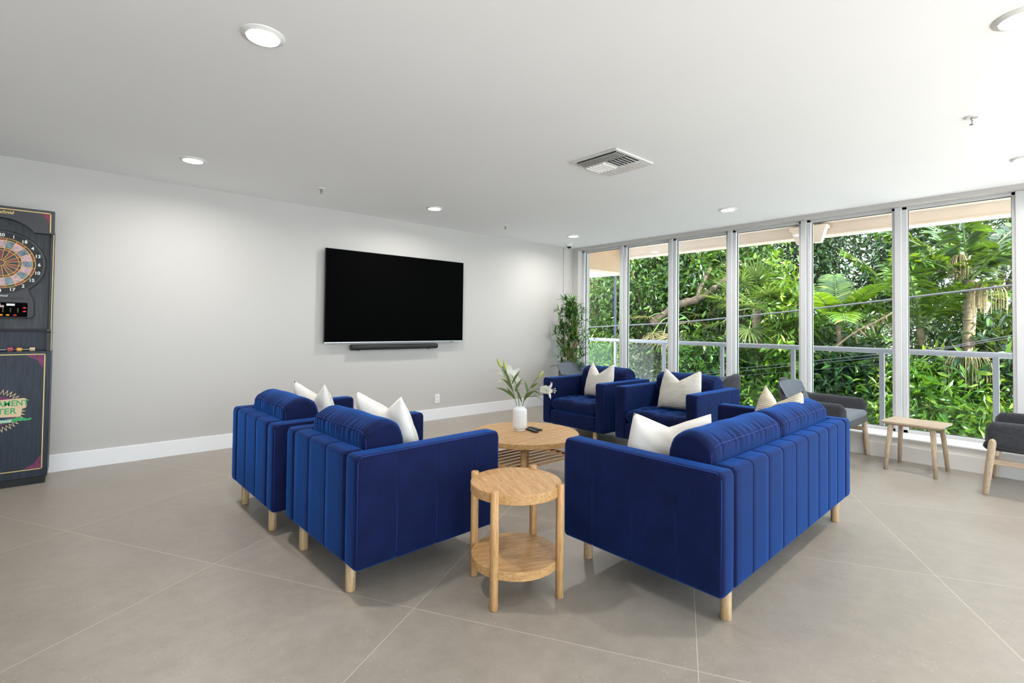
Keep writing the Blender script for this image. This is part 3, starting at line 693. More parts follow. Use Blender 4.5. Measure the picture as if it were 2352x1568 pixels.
l1 = lily('left lily stem topped by two closed green buds', [vp_(1183, 925), vp_(1172, 890), vp_(1160, 858), vp_(1152, 848)],
          [((1181, 920), (1137, 900), .022, 1.0, -.03), ((1178, 905), (1149, 878), .020, 1.2, .02), ((1170, 880), (1151, 848), .020, -.1, -.02), ((1181, 922), (1163, 895), .020, .2, -.05), ((1176, 900), (1162, 872), .022, .1, -.04), ((1152, 862), (1121, 868), .008, 1.4, -.04), ((1156, 866), (1128, 868), .007, 1.2, -.04)])
lily_bud(l1, vp_(1150, 851), vp_(1139, 830)); lily_bud(l1, vp_(1161, 857), vp_(1154, 834))
q = MB(); q.tube(curve([vp_(1170, 885), vp_(1164, 868), vp_(1161, 857)]), .002, 6); q.tube(curve([vp_(1158, 868), vp_(1152, 858), vp_(1150, 851)]), .002, 6); q.build('bud_stalk', M['stem'], l1)
l2 = lily('middle lily stem with a wide open white bloom turned away', [vp_(1190, 920), vp_(1184, 888), vp_(1176, 872), vp_(1174, 868)],
          [((1198, 930), (1180, 894), .018, .7, -.03), ((1182, 905), (1200, 876), .022, .9, .0), ((1182, 893), (1213, 900), .018, 1.6, -.04), ((1175, 888), (1193, 858), .018, .6, -.05), ((1186, 905), (1197, 903), .014, 1.6, .02)])
lily_flower(l2, vp_(1173, 880, .0), VU*.35-VR*.10+VF*.85, .150, 2.0, 8)
l3 = lily('right lily stem with a closed bud and a drooping white bloom', [vp_(1203, 925), vp_(1211, 905), vp_(1220, 892), vp_(1232, 875), vp_(1235, 873)],
          [((1204, 922), (1228, 904), .024, .7, -.04), ((1203, 926), (1213, 905), .020, .2, -.05), ((1211, 908), (1204, 880), .020, .6, .02), ((1219, 897), (1235, 886), .020, .8, -.02), ((1222, 905), (1236, 915), .012, 1.5, -.03), ((1214, 918), (1241, 938), .006, 1.9, -.02)])
lily_bud(l3, vp_(1236, 874), vp_(1247, 857))
q = MB(); q.tube(curve([vp_(1213, 908), vp_(1226, 901), vp_(1240, 899)]), .0022, 6); q.build('bud_stalk', M['stem'], l3)
lily_flower(l3, vp_(1240, 899, -.02), VR*.9-VU*.05-VF*.25, .135, 1.35, 5)
def remote(loc, rz, label, tilt=0):
    o = empty('remote_control', loc, rz, label=label, cat='remote', group='remotes on the coffee table')
    mb = MB(); mb.box((-.075, -.019, 0), (.075, .019, .014)); mb.build('case', M['black'], o, bevel=.004)
    mb = MB(); [mb.cbox((-.05+.017*i, .009*j, .0145), (.010, .006, .003)) for i in range(6) for j in (-1, 0, 1)]; mb.build('buttons', plain('grey buttons', (.16, .17, .17), .5), o); return o
remote((2.862, 3.005, VZ), R(78), 'black remote control nearer the table edge'); remote((2.925, 3.035, VZ), R(86), 'black remote control behind the other one')

# ---------------------------------------------------------------- ceiling fittings
def downlight(x, y_, label):
    o = empty('ceiling_light', (x, y_, H), label=label, cat='ceiling light', group='recessed ceiling lights')
    mb = MB(); mb.lathe([(.072, -.012), (.078, -.006), (.092, -.004), (.094, 0), (.070, 0), (.070, -.012)], 40); mb.build('trim_ring', M['white'], o)
    mb = MB(); mb.lathe([(0, -.0065), (.0715, -.0065)], 40); d = mb.build('diffuser', M['lamp'], o, fix=False)
    ld = bpy.data.lights.new('recessed_lamp', 'AREA'); ld.shape = 'DISK'; ld.size = .14; ld.energy = LAMP_W; ld.color = (1, .97, .92); ld.spread = R(166)
    lo_ = bpy.data.objects.new('recessed_lamp', ld); col.objects.link(lo_); lo_.parent = o; lo_.location = (0, 0, -.016)
    return o
for (x, y_), lb in {(.603, 2.452): 'recessed ceiling light at the top left, large and bright', (2.95, .145): 'recessed ceiling light in the top right picture corner',
    (.66, 4.727): 'recessed ceiling light near the white wall, between dart cabinet and TV', (2.993, 4.783): 'recessed ceiling light above the TV', (5.393, 4.833): 'recessed ceiling light near the security camera',
    (5.388, 2.545): 'recessed ceiling light between the air vent and the windows', (5.388, .244): 'recessed ceiling light cut by the right picture edge'}.items(): downlight(x, y_, lb)
vt = empty('air_vent', (3.19, 2.453, H), R(.5), label='square white ceiling air vent with angled louvres', cat='air vent')
mb = MB()
for a, b in (((-.245, -.225), (.245, -.20)), ((-.245, .20), (.245, .225)), ((-.245, -.20), (-.22, .20)), ((.22, -.20), (.245, .20))): mb.box((*a, -.010), (*b, 0))
mb.build('frame', M['white'], vt, bevel=.003)
mb = MB(); mb.box((-.22, -.20, -.0015), (.22, .20, 0)); mb.build('backing', plain('dark duct', (.10, .10, .095), .8), vt)
def louvre(mb, a, b, along, tilt, wd=.030):
    # thin blade from a to b, tipped about its length
    A, B = Vector(a), Vector(b); d = (B-A).normalized(); s = Vector((-d.y, d.x, 0)); s = s*math.cos(tilt)+Vector((0, 0, 1))*math.sin(tilt); nr = d.cross(s)*.0012
    h = s*wd/2; v = [A-h-nr, B-h-nr, B+h-nr, A+h-nr, A-h+nr, B-h+nr, B+h+nr, A+h+nr]
    mb.add(v, [(0, 1, 2, 3), (7, 6, 5, 4), (0, 4, 5, 1), (1, 5, 6, 2), (2, 6, 7, 3), (3, 7, 4, 0)])
for k in range(5):
    for sgn in (-1, 1):
        mb = MB(); x_ = sgn*(.205-.024*k); louvre(mb, (x_, -.197, -.016), (x_, .197, -.016), 0, R(40)*sgn, .03); mb.build('louvre', M['white'], vt)
for k in range(12):
    mb = MB(); y_ = -.18+.0328*k; louvre(mb, (-.09, y_, -.016), (.09, y_, -.016), 0, R(38)*(-1 if y_ > 0 else 1), .03); mb.build('louvre', M['white'], vt)
for (x, y_), lb in {(1.744, 4.855): 'sprinkler head on the ceiling left of the TV', (4.198, 4.96): 'sprinkler head on the ceiling between TV and security camera', (4.111, .417): 'sprinkler head on the ceiling at the right picture side'}.items():
    o = empty('sprinkler', (x, y_, H), label=lb, cat='sprinkler', group='ceiling sprinklers')
    mb = MB(); mb.lathe([(.040, 0), (.038, -.006), (.026, -.010), (.020, -.004), (0, -.004)], 28); mb.build('escutcheon', M['white'], o)
    mb = MB(); mb.tube([(0, 0, -.002), (0, 0, -.024)], .007, 10); mb.build('stem', M['steel'], o)
    mb = MB(); mb.tube([(-.010, 0, -.02), (-.012, 0, -.034), (0, 0, -.046)], .0022, 6); mb.tube([(.010, 0, -.02), (.012, 0, -.034), (0, 0, -.046)], .0022, 6); mb.build('yoke', M['steel'], o)
    mb = MB(); mb.lathe([(0, -.046), (.014, -.047), (.014, -.049), (0, -.049)], 14); mb.build('deflector', M['steel'], o)
    mb = MB(); mb.tube([(0, 0, -.024), (0, 0, -.040)], .0035, 8); mb.build('bulb', M['slot'], o)
o = empty('security_camera', (5.86, 5.34, H), label='small white dome security camera on the ceiling in the corner', cat='security camera')
mb = MB(); mb.lathe([(.060, 0), (.060, -.012), (.050, -.020), (.047, -.045), (.036, -.050), (.036, -.04)], 32); mb.build('housing', M['white'], o)
mb = MB(); mb.lathe([(.036, -.044), (.034, -.060), (.024, -.072), (.010, -.078), (0, -.079)], 28); mb.build('lens_dome', plain('smoked dome', (.02, .02, .02), .1), o)

# ---------------------------------------------------------------- dart cabinet
def text_mesh(body, size, mat, parent, loc, name='lettering', ext=.0006, shear=0, off=0, align='CENTER', M_=None, sx=1, rot=0):
    cu = bpy.data.curves.new(name, 'FONT'); cu.body = body; cu.size = size; cu.extrude = ext; cu.shear = shear; cu.offset = off; cu.align_x = align; cu.align_y = 'CENTER'; cu.resolution_u = 3
    ob = bpy.data.objects.new(name, cu); col.objects.link(ob); bpy.context.view_layer.update()
    me = bpy.data.meshes.new_from_object(ob.evaluated_get(bpy.context.evaluated_depsgraph_get())); bpy.data.objects.remove(ob)
    me.name = name; me.materials.clear(); me.materials.append(mat)
    o = bpy.data.objects.new(name, me); col.objects.link(o); o.parent = parent; o.location = loc
    o.rotation_euler = (R(90), rot, 0); o.scale = (sx, 1, 1); return o
def stained(name, a, b):
    t = NT(name); f = t.noise(t.co((26, 26, 1.6)), 3, 6, .65); g = t.noise(t.co((5, 5, .8)), 2, 3)
    c = t.ramp(f, [(.38, a), (.62, b)]); t.set(Base_Color=t.mix(.25, c, t.ramp(g, [(.3, a), (.7, b)])), Roughness=.42, Specular_IOR_Level=.35); t.bump(f, .1, .001); return t.mat
M['bluewood'] = stained('blue stained wood', (.0045, .0075, .016), (.016, .027, .048)); M['darkwood'] = stained('dark slate stained wood', (.012, .013, .017), (.040, .045, .054))
M['yellow'] = plain('cream yellow print', (.72, .55, .20), .5); M['maroon'] = plain('maroon print', (.17, .035, .06), .5, 0, .3, .3, 30); M['magenta'] = plain('plum print', (.16, .03, .10), .5, 0, .3, .4, 40)
M['greyplastic'] = plain('textured charcoal plastic', (.045, .046, .052), .5, 0, .35, .12, 200); M['print_cream'] = plain('cream print', (.66, .50, .30), .5)
M['print_green'] = plain('green print', (.015, .33, .10), .5); M['print_white'] = plain('white print', (.8, .8, .8), .5)
M['redbtn'] = plain('red button', (.6, .03, .05), .35); M['orangebtn'] = plain('amber button', (.75, .36, .02), .35)
dc = empty('dart_machine', (-.462, 5.32, 0), label='tall blue-black electronic dart cabinet at the left picture edge', cat='dart machine')
HW = .292; DY = YA-.02-5.32
mb = MB(); mb.box((-HW+.012, .012, 0), (HW-.012, DY, .055)); mb.build('plinth', M['black'], dc)
mb = MB(); mb.box((-HW, 0, .055), (HW, DY, 1.03)); mb.build('lower_cabinet', M['bluewood'], dc, bevel=.004)
mb = MB(); mb.box((-HW+.012, .10, 1.03), (HW-.012, DY, 1.19)); mb.build('tray_back', M['bluewood'], dc)
for s in (-1, 1):
    mb = MB(); mb.prism([(0.02, 1.03), (.30, 1.03), (.30, 1.20), (.0, 1.20), (.0, 1.18), (.02, 1.17)], 'x', s*(HW-.002), s*(HW-.028)); mb.build('side_cheek', M['darkwood'], dc)
mb = MB(); mb.box((-HW+.02, .02, 1.185), (HW-.02, .10, 1.20)); mb.build('shelf_lip', M['black'], dc, bevel=.003)
mb = MB(); mb.box((-HW+.016, .045, 1.19), (HW-.016, DY, 2.11)); mb.build('upper_cabinet', M['darkwood'], dc)
for s in (-1, 1):
    mb = MB(); mb.box((s*(HW-.022) if s > 0 else -HW+.004, .012, 1.19), (HW-.004 if s > 0 else -HW+.022, DY, 2.0)); mb.build('side_panel', M['darkwood'], dc, bevel=.003)
    mb = MB(); x_ = s*(HW-.0035); mb.box((x_-.002, .008, 1.2), (x_+.002, .013, 1.95)); mb.box((s*HW-.0015, -.001, 1.03), (s*HW+.0015, .004, 1.2)); mb.build('edge_trim', M['yellow'], dc)
# arched header
poly = [(-HW, 2.125), (-HW, 1.945), (-HW+.115, 1.945)]
for k in range(17): u = -1+2*k/16; poly.append((u*(HW-.125), 1.962+.075*(1-abs(u)**2.2)))
poly += [(HW-.115, 1.945), (HW, 1.945), (HW, 2.125)]
mb = MB(); mb.prism(poly, 'y', -.03, .06); hdr = mb.build('header', M['greyplastic'], dc)
mb = MB(); mb.box((-HW+.02, -.032, 2.10), (HW-.02, -.029, 2.106)); mb.box((HW-.026, -.032, 1.955), (HW-.020, -.029, 2.106)); mb.box((-HW+.020, -.032, 1.955), (-HW+.026, -.029, 2.106)); mb.build('pinstripe', M['yellow'], hdr)
for s in (-1, 1): mb = MB(); mb.prism([(s*(HW-.027), 2.099), (s*(HW-.085), 2.099), (s*(HW-.055), 2.07), (s*(HW-.027), 2.03)], 'y', -.0315, -.029); mb.build('corner_print', M['maroon'], hdr)
text_mesh('Arachnid', .034, M['yellow'], hdr, (0, -.031, 2.078), shear=.25, off=.0006)
# dartboard housing
BZ = 1.70; pr = []
for k in range(49): a = R(-52+284*k/48); pr.append((.246*math.cos(a), BZ+.246*math.sin(a)))
pr += [(-.186, 1.415), (-.19, 1.31), (-.172, 1.285), (.172, 1.285), (.19, 1.31), (.186, 1.415)]
mb = MB(); mb.prism(pr, 'y', .018, .05); ho = mb.build('board_housing', M['greyplastic'], dc, bevel=.006)
mb = MB(); ov_ = [(x*1.035, BZ+(z-BZ)*1.025) for x, z in pr]; mb.prism(ov_, 'y', .036, .048); mb.build('housing_outline', M['black'], ho)  # black outline plate around the charcoal housing
def ringpoly(mb, r0, r1, y0, mi=0, a0=0, a1=360, n=80):
    v = []; n = max(2, int(n*(a1-a0)/360))
    for k in range(n+1):
        a = R(a0+(a1-a0)*k/n)
        for r in (r0, r1): v.append((r*math.cos(a), y0, BZ+r*math.sin(a)))
    mb.add(v, [(2*k, 2*k+1, 2*k+3, 2*k+2) for k in range(n)], mi)
mb = MB(); ringpoly(mb, 0, .232, .0165); mb.build('number_ring', M['black'], ho, fix=False)
M['seg_pink'] = plain('pearly pink segment', (.42, .27, .30), .3, 0, .5, .45, 45); M['seg_blue'] = plain('pearly blue segment', (.10, .15, .20), .3, 0, .5, .8, 45)
M['seg_black'] = plain('black segment', (.015, .018, .020), .35, 0, .4, .6, 30); M['seg_red'] = plain('maroon segment', (.15, .028, .035), .35, 0, .4, .2, 40)
mb = MB()
for k in range(20):
    a0 = 81+18*k; odd = k % 2
    for r0, r1, ma, mbk in ((.02, .098, 2, 3), (.098, .114, 3, 2), (.114, .172, 1, 0), (.172, .187, 2, 3)):
        ringpoly(mb, r0, r1, .0155, (ma if odd else mbk), a0, a0+18, 80)
ringpoly(mb, 0, .011, .0155, 3); ringpoly(mb, .011, .02, .0155, 2)
mb.build('scoring_segments', [M['seg_pink'], M['seg_blue'], M['seg_black'], M['seg_red']], ho, fix=False)
mb = MB()
for r in (.02, .098, .114, .172, .189): ringpoly(mb, r-.0016, r+.0016, .0140)
for k in range(20):
    a = R(81+18*k); d = Vector((math.cos(a), 0, math.sin(a))); s = Vector((-d.z, 0, d.x))*.0014; p0 = Vector((0, .0140, BZ))+d*.018; p1 = Vector((0, .0140, BZ))+d*.189
    mb.add([p0-s, p1-s, p1+s, p0+s], [(0, 1, 2, 3)])
mb.build('segment_grid', plain('yellow plastic grid', (.75, .42, .03), .45), ho, fix=False)
for k, nm in enumerate([20, 1, 18, 4, 13, 6, 10, 15, 2, 17, 3, 19, 7, 16, 8, 11, 14, 9, 12, 5]):
    a = R(90-18*k); text_mesh(str(nm), .034, M['print_white'], ho, (.2105*math.cos(a), .0155, BZ+.2105*math.sin(a)), name='number', off=.0006)
text_mesh('Arachnid', .022, M['print_white'], ho, (0, .0165, 1.452), shear=.3)
mb = MB(); [mb.box((-.13, .0168, 1.428+.005*k), (.13, .018, 1.4295+.005*k)) for k in range(3)]; mb.build('speaker_slots', M['black'], ho)
mb = MB(); mb.box((-.152, .012, 1.293), (.152, .019, 1.402)); cp = mb.build('control_panel', M['screen'], ho, bevel=.004)
for x_, z_, wd_, mt in ((-.02, 1.385, .05, 'print_white'), (.06, 1.385, .045, 'print_white'), (.002, 1.372, .045, 'seg_pink')):
    mb = MB(); mb.box((x_-wd_/2, .0105, z_-.008), (x_+wd_/2, .0125, z_+.008)); mb.build('score_display', M[mt], cp)
mb = MB(); [mb.box((x_-.003, .0105, z_-.0015), (x_+.003, .0125, z_+.0015)) for x_ in (-.1, -.06, -.02, .02, .06, .10) for z_ in (1.355, 1.343, 1.331)]; mb.build('indicator', M['yellow'], cp)
for x_, z_, mt in ((.135, 1.362, 'redbtn'), (.135, 1.335, 'redbtn'), (.085, 1.306, 'redbtn'), (.045, 1.306, 'orangebtn'), (.01, 1.306, 'orangebtn'), (-.03, 1.306, 'orangebtn'), (-.07, 1.306, 'redbtn')):
    mb = MB(); mb.lathe([(0, 0), (.010, 0), (.011, -.003), (.008, -.006), (0, -.007)], 16, M=Matrix.Translation((x_, .012, z_)) @ Matrix.Rotation(R(-90), 4, 'X') @ Matrix.Scale(.6, 4, (0, 1, 0))); mb.build('button', M[mt], cp)
# lower front print
lw = dc
mb = MB()
for a, b in (((-HW+.03, 1.002), (HW-.03, 1.008)), ((-HW+.03, .115), (HW-.03, .121)), ((HW-.036, .115), (HW-.03, 1.008)), ((-HW+.03, .115), (-HW+.036, 1.008))): mb.box((a[0], -.0015, a[1]), (b[0], .001, b[1]))
pl = mb.build('pinstripe', M['yellow'], lw)
for sx in (-1, 1):
    for zc_, sz in ((1.000, -1), (.123, 1)):
        mb = MB(); x0 = sx*(HW-.038); pts = [(x0, zc_)]
        for k in range(9): u = k/8; rr_ = .10-.045*math.sin(PI*u); a = PI/2*u; pts.append((x0-sx*rr_*math.cos(a), zc_+sz*rr_*math.sin(a)))
        mb.prism(pts, 'y', -.0012, .001); mb.build('corner_print', M['magenta'], lw)
LZ = .585
mb = MB(); v = []; n = 80
for k in range(n):
    a = 2*PI*k/n
    for r in ((.165 if k % 2 else .128), (.152 if k % 2 else .120)): v.append((r*1.0*math.cos(a), -.0012, LZ+r*1.02*math.sin(a)))
mb.add(v, [(2*k, 2*k+1, (2*k+3) % (2*n), (2*k+2) % (2*n)) for k in range(n)]); mb.build('sunburst_print', M['print_cream'], lw, fix=False)
def ell(rx, rz, y0, n=48): return [(rx*math.cos(2*PI*k/n), LZ+rz*math.sin(2*PI*k/n)) for k in range(n)]
mb = MB(); mb.prism(ell(.118, .112, 0), 'y', -.0014, .001); mb.build('emblem_print', M['magenta'], lw)
mb = MB(); mb.prism(ell(.095, .085, 0), 'y', -.0020, .001); mb.build('emblem_print', plain('navy print', (.012, .025, .06), .5), lw)
mb = MB(); mb.prism([(-.165, .660), (.150, .672), (.164, .664), (.166, .612), (.160, .598), (.140, .594), (.137, .545), (.128, .532), (-.15, .545)], 'y', -.0028, .001); mb.build('nameplate_print', M['print_cream'], lw, bevel=0)
text_mesh('TOURNAMENT', .060, M['print_green'], lw, (0, -.0032, .635), off=.0010, sx=.86); text_mesh('MASTER', .062, M['print_green'], lw, (0, -.0032, .577), off=.0010, sx=.98)
pts = []; 
top = [(-.15, .535), (-.07, .518), (.0, .513), (.07, .518), (.12, .527), (.15, .522), (.175, .512), (.19, .520), (.195, .512), (.19, .502), (.165, .498), (.13, .503), (.09, .495), (.0, .487), (-.09, .495), (-.15, .510)]
mb = MB(); mb.prism(top, 'y', -.0032, .001); mb.build('ribbon_print', M['print_green'], lw)
text_mesh('CHALLENGE', .026, M['print_white'], lw, (.01, -.0036, .503), shear=.3, off=.0006)
for k, (x_, rz, mt, lb) in enumerate(((.02, R(20), 'redbtn', 'dart with red flight in the tray of the dart cabinet'), (.07, R(-15), 'orangebtn', 'dart with amber flight in the tray of the dart cabinet'), (.14, R(10), 'print_cream', 'dart with pale flight in the tray of the dart cabinet'))):
    o = empty('dart', (-.462+x_, 5.36, 1.0302+.012), rz, label=lb, cat='dart', group='darts lying in the cabinet tray')
    mb = MB(); mb.tube([(-.05, 0, 0), (-.02, 0, 0), (.02, 0, 0), (.05, 0, 0)], [.001, .0035, .0035, .002], 8); mb.build('barrel', M['steel'], o)
    mb = MB(); mb.box((.03, -.0004, -.012), (.06, .0004, .014)); mb.box((.03, -.012, -.0004), (.06, .012, .0004)); mb.build('flight', M[mt], o)

# ---------------------------------------------------------------- bamboo plant in the corner
bp = empty('bamboo_plant', (5.80, 5.24, 0), label='tall artificial bamboo plant in the corner left of the windows', cat='plant')
mb = MB(); mb.lathe([(0, 0), (.10, 0), (.125, .25), (.118, .25), (.11, .23), (0, .23)], 28); mb.build('planter', M['pot'], bp)
rb = random.Random(4); canes = [(-.07, .0), (-.03, .03), (.01, -.03), (.045, .02), (.085, -.02), (.0, .05)]
def vdir(rr, el0=-25, el1=55):
    a = rr.uniform(0, 2*PI); e_ = R(rr.uniform(el0, el1)); return Vector((math.cos(a)*math.cos(e_), math.sin(a)*math.cos(e_), math.sin(e_)))
lf = MB()
for (cx_, cy_) in canes:
    ht = rb.uniform(1.45, 1.72); px_ = VR*cx_+VF*cy_; tilt = VR*rb.uniform(-.03, .03)
    pts = [px_+tilt*u+Vector((0, 0, .2+(ht-.2)*u)) for u in (0, .2, .4, .6, .8, 1)]
    mb = MB(); mb.tube(pts, [.010, .010, .009, .008, .006, .003], 8)
    for u in [q/12 for q in range(1, 12)]: p = px_+tilt*u+Vector((0, 0, .2+(ht-.2)*u)); mb.tube([p-Vector((0, 0, .004)), p+Vector((0, 0, .004))], .0115-.006*u, 8)
    mb.build('cane', M['cane'], bp)
    for k in range(30):
        u = 1-rb.random()**1.35*.72; p = px_+tilt*u+Vector((0, 0, .2+(ht-.2)*u)); d = vdir(rb, 0, 45); L = rb.uniform(.06, .24)*(1.25-.55*abs(u-.55))
        if p.z > 1.45: L *= .65
        e_ = p+d*L; e_.z -= .02
        # keep clear of both walls
        e_.x = min(e_.x, XB-5.80-.06); e_.y = min(e_.y, YA-5.24-.06)
        lf.tube([p, p.lerp(e_, .5)+Vector((0, 0, .012)), e_], [.0016, .0014, .001], 4, 1)
        for q in range(rb.randint(8, 12)):
            b_ = p.lerp(e_, rb.uniform(.35, 1.0)); dd = (vdir(rb, -50, 45)+d*.9).normalized(); ll = rb.uniform(.08, .15)
            if b_.x+dd.x*ll > XB-5.80-.02 or b_.y+dd.y*ll > YA-5.24-.02: dd = -dd
            leaf_strip(lf, b_, dd, Vector((rb.uniform(-.3, .3), rb.uniform(-.3, .3), 1)), ll, rb.uniform(.014, .022), rb.uniform(.2, .9), 4)
lf.build('foliage', [M['bamboo'], M['stem']], bp, fix=False)

# ---------------------------------------------------------------- terrace railing
rl = empty('terrace_railing', (7.8, 0, -.06), label='grey metal terrace railing with glass panels outside the windows', cat='railing')
mb = MB(); mb.tube([(0, 8.8, 1.075), (0, 3.0, 1.062), (0, YMIN, 1.045)], .034, 20); mb.build('handrail', M['rail'], rl)
py = [5.88-1.054*k for k in range(-2, 12)]
for yy in py:
    mb = MB(); mb.box((-.022, yy-.026, 0), (.022, yy+.026, 1.04)); mb.build('post', M['rail'], rl, bevel=.002)
for a, b in zip(py[:-1], py[1:]):
    mb = MB(); mb.box((-.005, b+.075, .07), (.005, a-.075, 1.005)); mb.build('glass_panel', M['railglass'], rl)
o = empty('flood_light', (8.02, 2.58, 2.72), label='cream twin flood light hanging from the terrace roof edge', cat='flood light')
mb = MB(); mb.box((-.06, -.13, .0), (.06, .13, .06)); mb.build('base', M['cream_stucco'], o, bevel=.006)
for s in (-1, 1):
    mb = MB(); yy = s*.15; v = [(-.07, yy-.085, .02), (.07, yy-.085, .02), (.07, yy+.085, .02), (-.07, yy+.085, .02), (-.05+.02, yy-.05+s*-.04, -.20), (.06, yy-.05+s*-.04, -.20), (.06, yy+.05+s*-.04, -.20), (-.03, yy+.05+s*-.04, -.20)]
    mb.add(v, [(0, 3, 2, 1), (4, 5, 6, 7), (0, 1, 5, 4), (1, 2, 6, 5), (2, 3, 7, 6), (3, 0, 4, 7)]); mb.box((-.08, yy-.095, .0), (.08, yy+.095, .05)); mb.build('lamp_housing', M['cream_stucco'], o, bevel=.005)

# ---------------------------------------------------------------- utility pole and cables
def X_(px, py, xv):   # where the sight line of a photo pixel meets the plane x = xv
    d = f2+r3*((px-1176)/F_PX)-u3*((py-CYP)/F_PX); s = xv/d.x; return Vector((0, 0, CAMH))+d*s
p_ = X_(1413, 700, 10.2)
o = empty('utility_pole', (p_.x, p_.y, -3), label='thin grey utility pole outside the leftmost window', cat='pole')
mb = MB(); mb.tube([(0, 0, 0), (0, 0, 6.6)], [.045, .032], 12); mb.build('post', M['pole'], o)
mb = MB(); mb.tube([(.03, -.25, 5.6), (-.02, 0, 5.65), (.03, .22, 5.6)], .014, 8); mb.tube([(0, .05, 5.1), (0, .10, 4.9), (0, .045, 4.7)], .012, 8); mb.build('conduit', M['pole'], o)
def cable(pxs, xv, r, label):
    P = [X_(a, b, xv) for a, b in pxs]; d0 = P[0]-P[1]; d1 = P[-1]-P[-2]
    P = [P[0]+d0.normalized()*3]+P+[P[-1]+d1.normalized()*3]; C = [Vector(q) for q in curve(P, 10)]; c0 = C[len(C)//2].copy()
    mb = MB(); mb.tube([q-c0 for q in C], r, 6); ob = mb.build('cable', M['cable'], label=label, cat='cable', group='cables across the garden'); ob.location = c0
cable([(1348, 751.6), (1533, 741.7), (1700, 727), (1868, 709), (2087, 683), (2323, 655)], 9.35, .014, 'thick grey cable crossing the view above the terrace rail')
cable([(1440, 866), (1560, 858), (1700, 845), (1836, 832), (2000, 815), (2150, 800), (2325, 770)], 9.1, .006, 'thin cable just below the thick one, rising to the right')
cable([(1440, 872), (1700, 852), (1836, 838), (2090, 812), (2325, 776)], 9.2, .005, 'thin cable running close beneath the other thin cable')
o = cable([(1695, 862), (1836, 852), (2010, 836), (2060, 832)], 9.0, .004, 'lowest thin cable behind the railing glass')

# ---------------------------------------------------------------- garden
def leaves_np(cent, spread, nper, L0, L1, wr_, rngl, out=None, droop=.35):
    """array of folded two-triangle leaves around cluster centres"""
    C = np.repeat(cent, nper, 0); n = len(C)
    off = rngl.normal(size=(n, 3))*np.array(spread); pos = C+off
    d = rngl.normal(size=(n, 3)); d += off/np.linalg.norm(off, axis=1, keepdims=True)*1.0; d[:, 2] -= droop
    d /= np.linalg.norm(d, axis=1, keepdims=True)
    nr = rngl.normal(size=(n, 3))*.75+np.array((0, 0, 1.0)); s = np.cross(d, nr); s /= np.linalg.norm(s, axis=1, keepdims=True)
    nn = np.cross(s, d); L = rngl.uniform(L0, L1, (n, 1)); W = L*wr_*rngl.uniform(.8, 1.2, (n, 1))
    b = pos; m1 = pos+d*L*.35; m2 = pos+d*L*.7-nn*L*.03; t_ = pos+d*L-nn*L*.10
    V = np.stack([b, m1-s*W/2+nn*W*.16, m1, m1+s*W/2+nn*W*.16, m2-s*W*.36+nn*W*.1, m2+s*W*.36+nn*W*.1, t_], 1).reshape(-1, 3)
    return V, n
def leaf_object(name, V, n, mat, parent):
    base = np.array([[0, 2, 1, -1], [0, 3, 2, -1], [1, 2, 6, 4], [2, 3, 5, 6]]); me = bpy.data.meshes.new(name)
    tri = np.array([[0, 2, 1], [0, 3, 2], [1, 2, 4], [2, 6, 4], [2, 3, 5], [2, 5, 6]])
    Fc = (np.arange(n)[:, None, None]*7+tri[None]).reshape(-1, 3)
    me.vertices.add(len(V)); me.vertices.foreach_set('co', V.astype(np.float32).ravel())
    me.loops.add(Fc.size); me.loops.foreach_set('vertex_index', Fc.astype(np.int32).ravel())
    me.polygons.add(len(Fc)); me.polygons.foreach_set('loop_start', np.arange(0, Fc.size, 3, dtype=np.int32)); me.polygons.foreach_set('loop_total', np.full(len(Fc), 3, dtype=np.int32))
    me.polygons.foreach_set('use_smooth', np.zeros(len(Fc), dtype=bool)); me.materials.append(mat); me.update(calc_edges=True); me.validate()
    o = bpy.data.objects.new(name, me); col.objects.link(o); o.parent = parent; return o
G0 = -3.0
def tree(name, x, y_, cz, rad, ncl, nper, L, wr_, mat, label, cat='tree', spread=.22, trunk=.14, seed=1, shell=.55, branches=7, group=None, top=None):
    """tree or bush: branching trunk from the ground and one crown of leaves"""
    rl_ = np.random.default_rng(seed); rr = random.Random(seed)
    o = empty(name, (x, y_, G0), label=label, cat=cat, group=group)
    u = rl_.normal(size=(ncl, 3)); u /= np.linalg.norm(u, axis=1, keepdims=True); rad_ = rl_.uniform(shell, 1, (ncl, 1))
    cent = u*rad_*np.array(rad)+np.array((0, 0, cz-G0))
    cent = cent[cent[:, 2] > .15]
    V, n = leaves_np(cent, (spread, spread, spread*.8), nper, L[0], L[1], wr_, rl_); leaf_object('foliage', V, n, mat, o)
    mb = MB(); zc_ = cz-G0; hgt = max(.4, zc_-rad[2]*.5)
    tp = Vector((rr.uniform(-.2, .2), rr.uniform(-.2, .2), hgt)); mb.tube(curve([(0, 0, 0), (rr.uniform(-.1, .1), rr.uniform(-.1, .1), hgt*.5), tp], 6), [trunk*(1-.4*k/12) for k in range(13)], 9)
    for k in range(branches):
        c_ = Vector(cent[rr.randrange(len(cent))]); st0 = Vector((0, 0, 0)).lerp(tp, rr.uniform(.55, 1)); md = st0.lerp(c_, .5)+Vector((rr.uniform(-.2, .2), rr.uniform(-.2, .2), rr.uniform(0, .3)))
        mb.tube(curve([st0, md, c_], 5), [trunk*.5*(1-.75*k2/10) for k2 in range(11)], 6)
    mb.build('trunk', M['bark'], o, fix=False); return o
G3 = 'trees and shrubs behind the terrace'
def at(px, xv): return X_(px, 760, xv).y
tree('ficus_tree', 12.6, at(1385, 12.6), 1.9, (1.6, 2.2, 2.6), 330, 42, (.10, .17), .42, M['ficus'], 'ficus tree with small green leaves in the leftmost window', seed=2, trunk=.2)
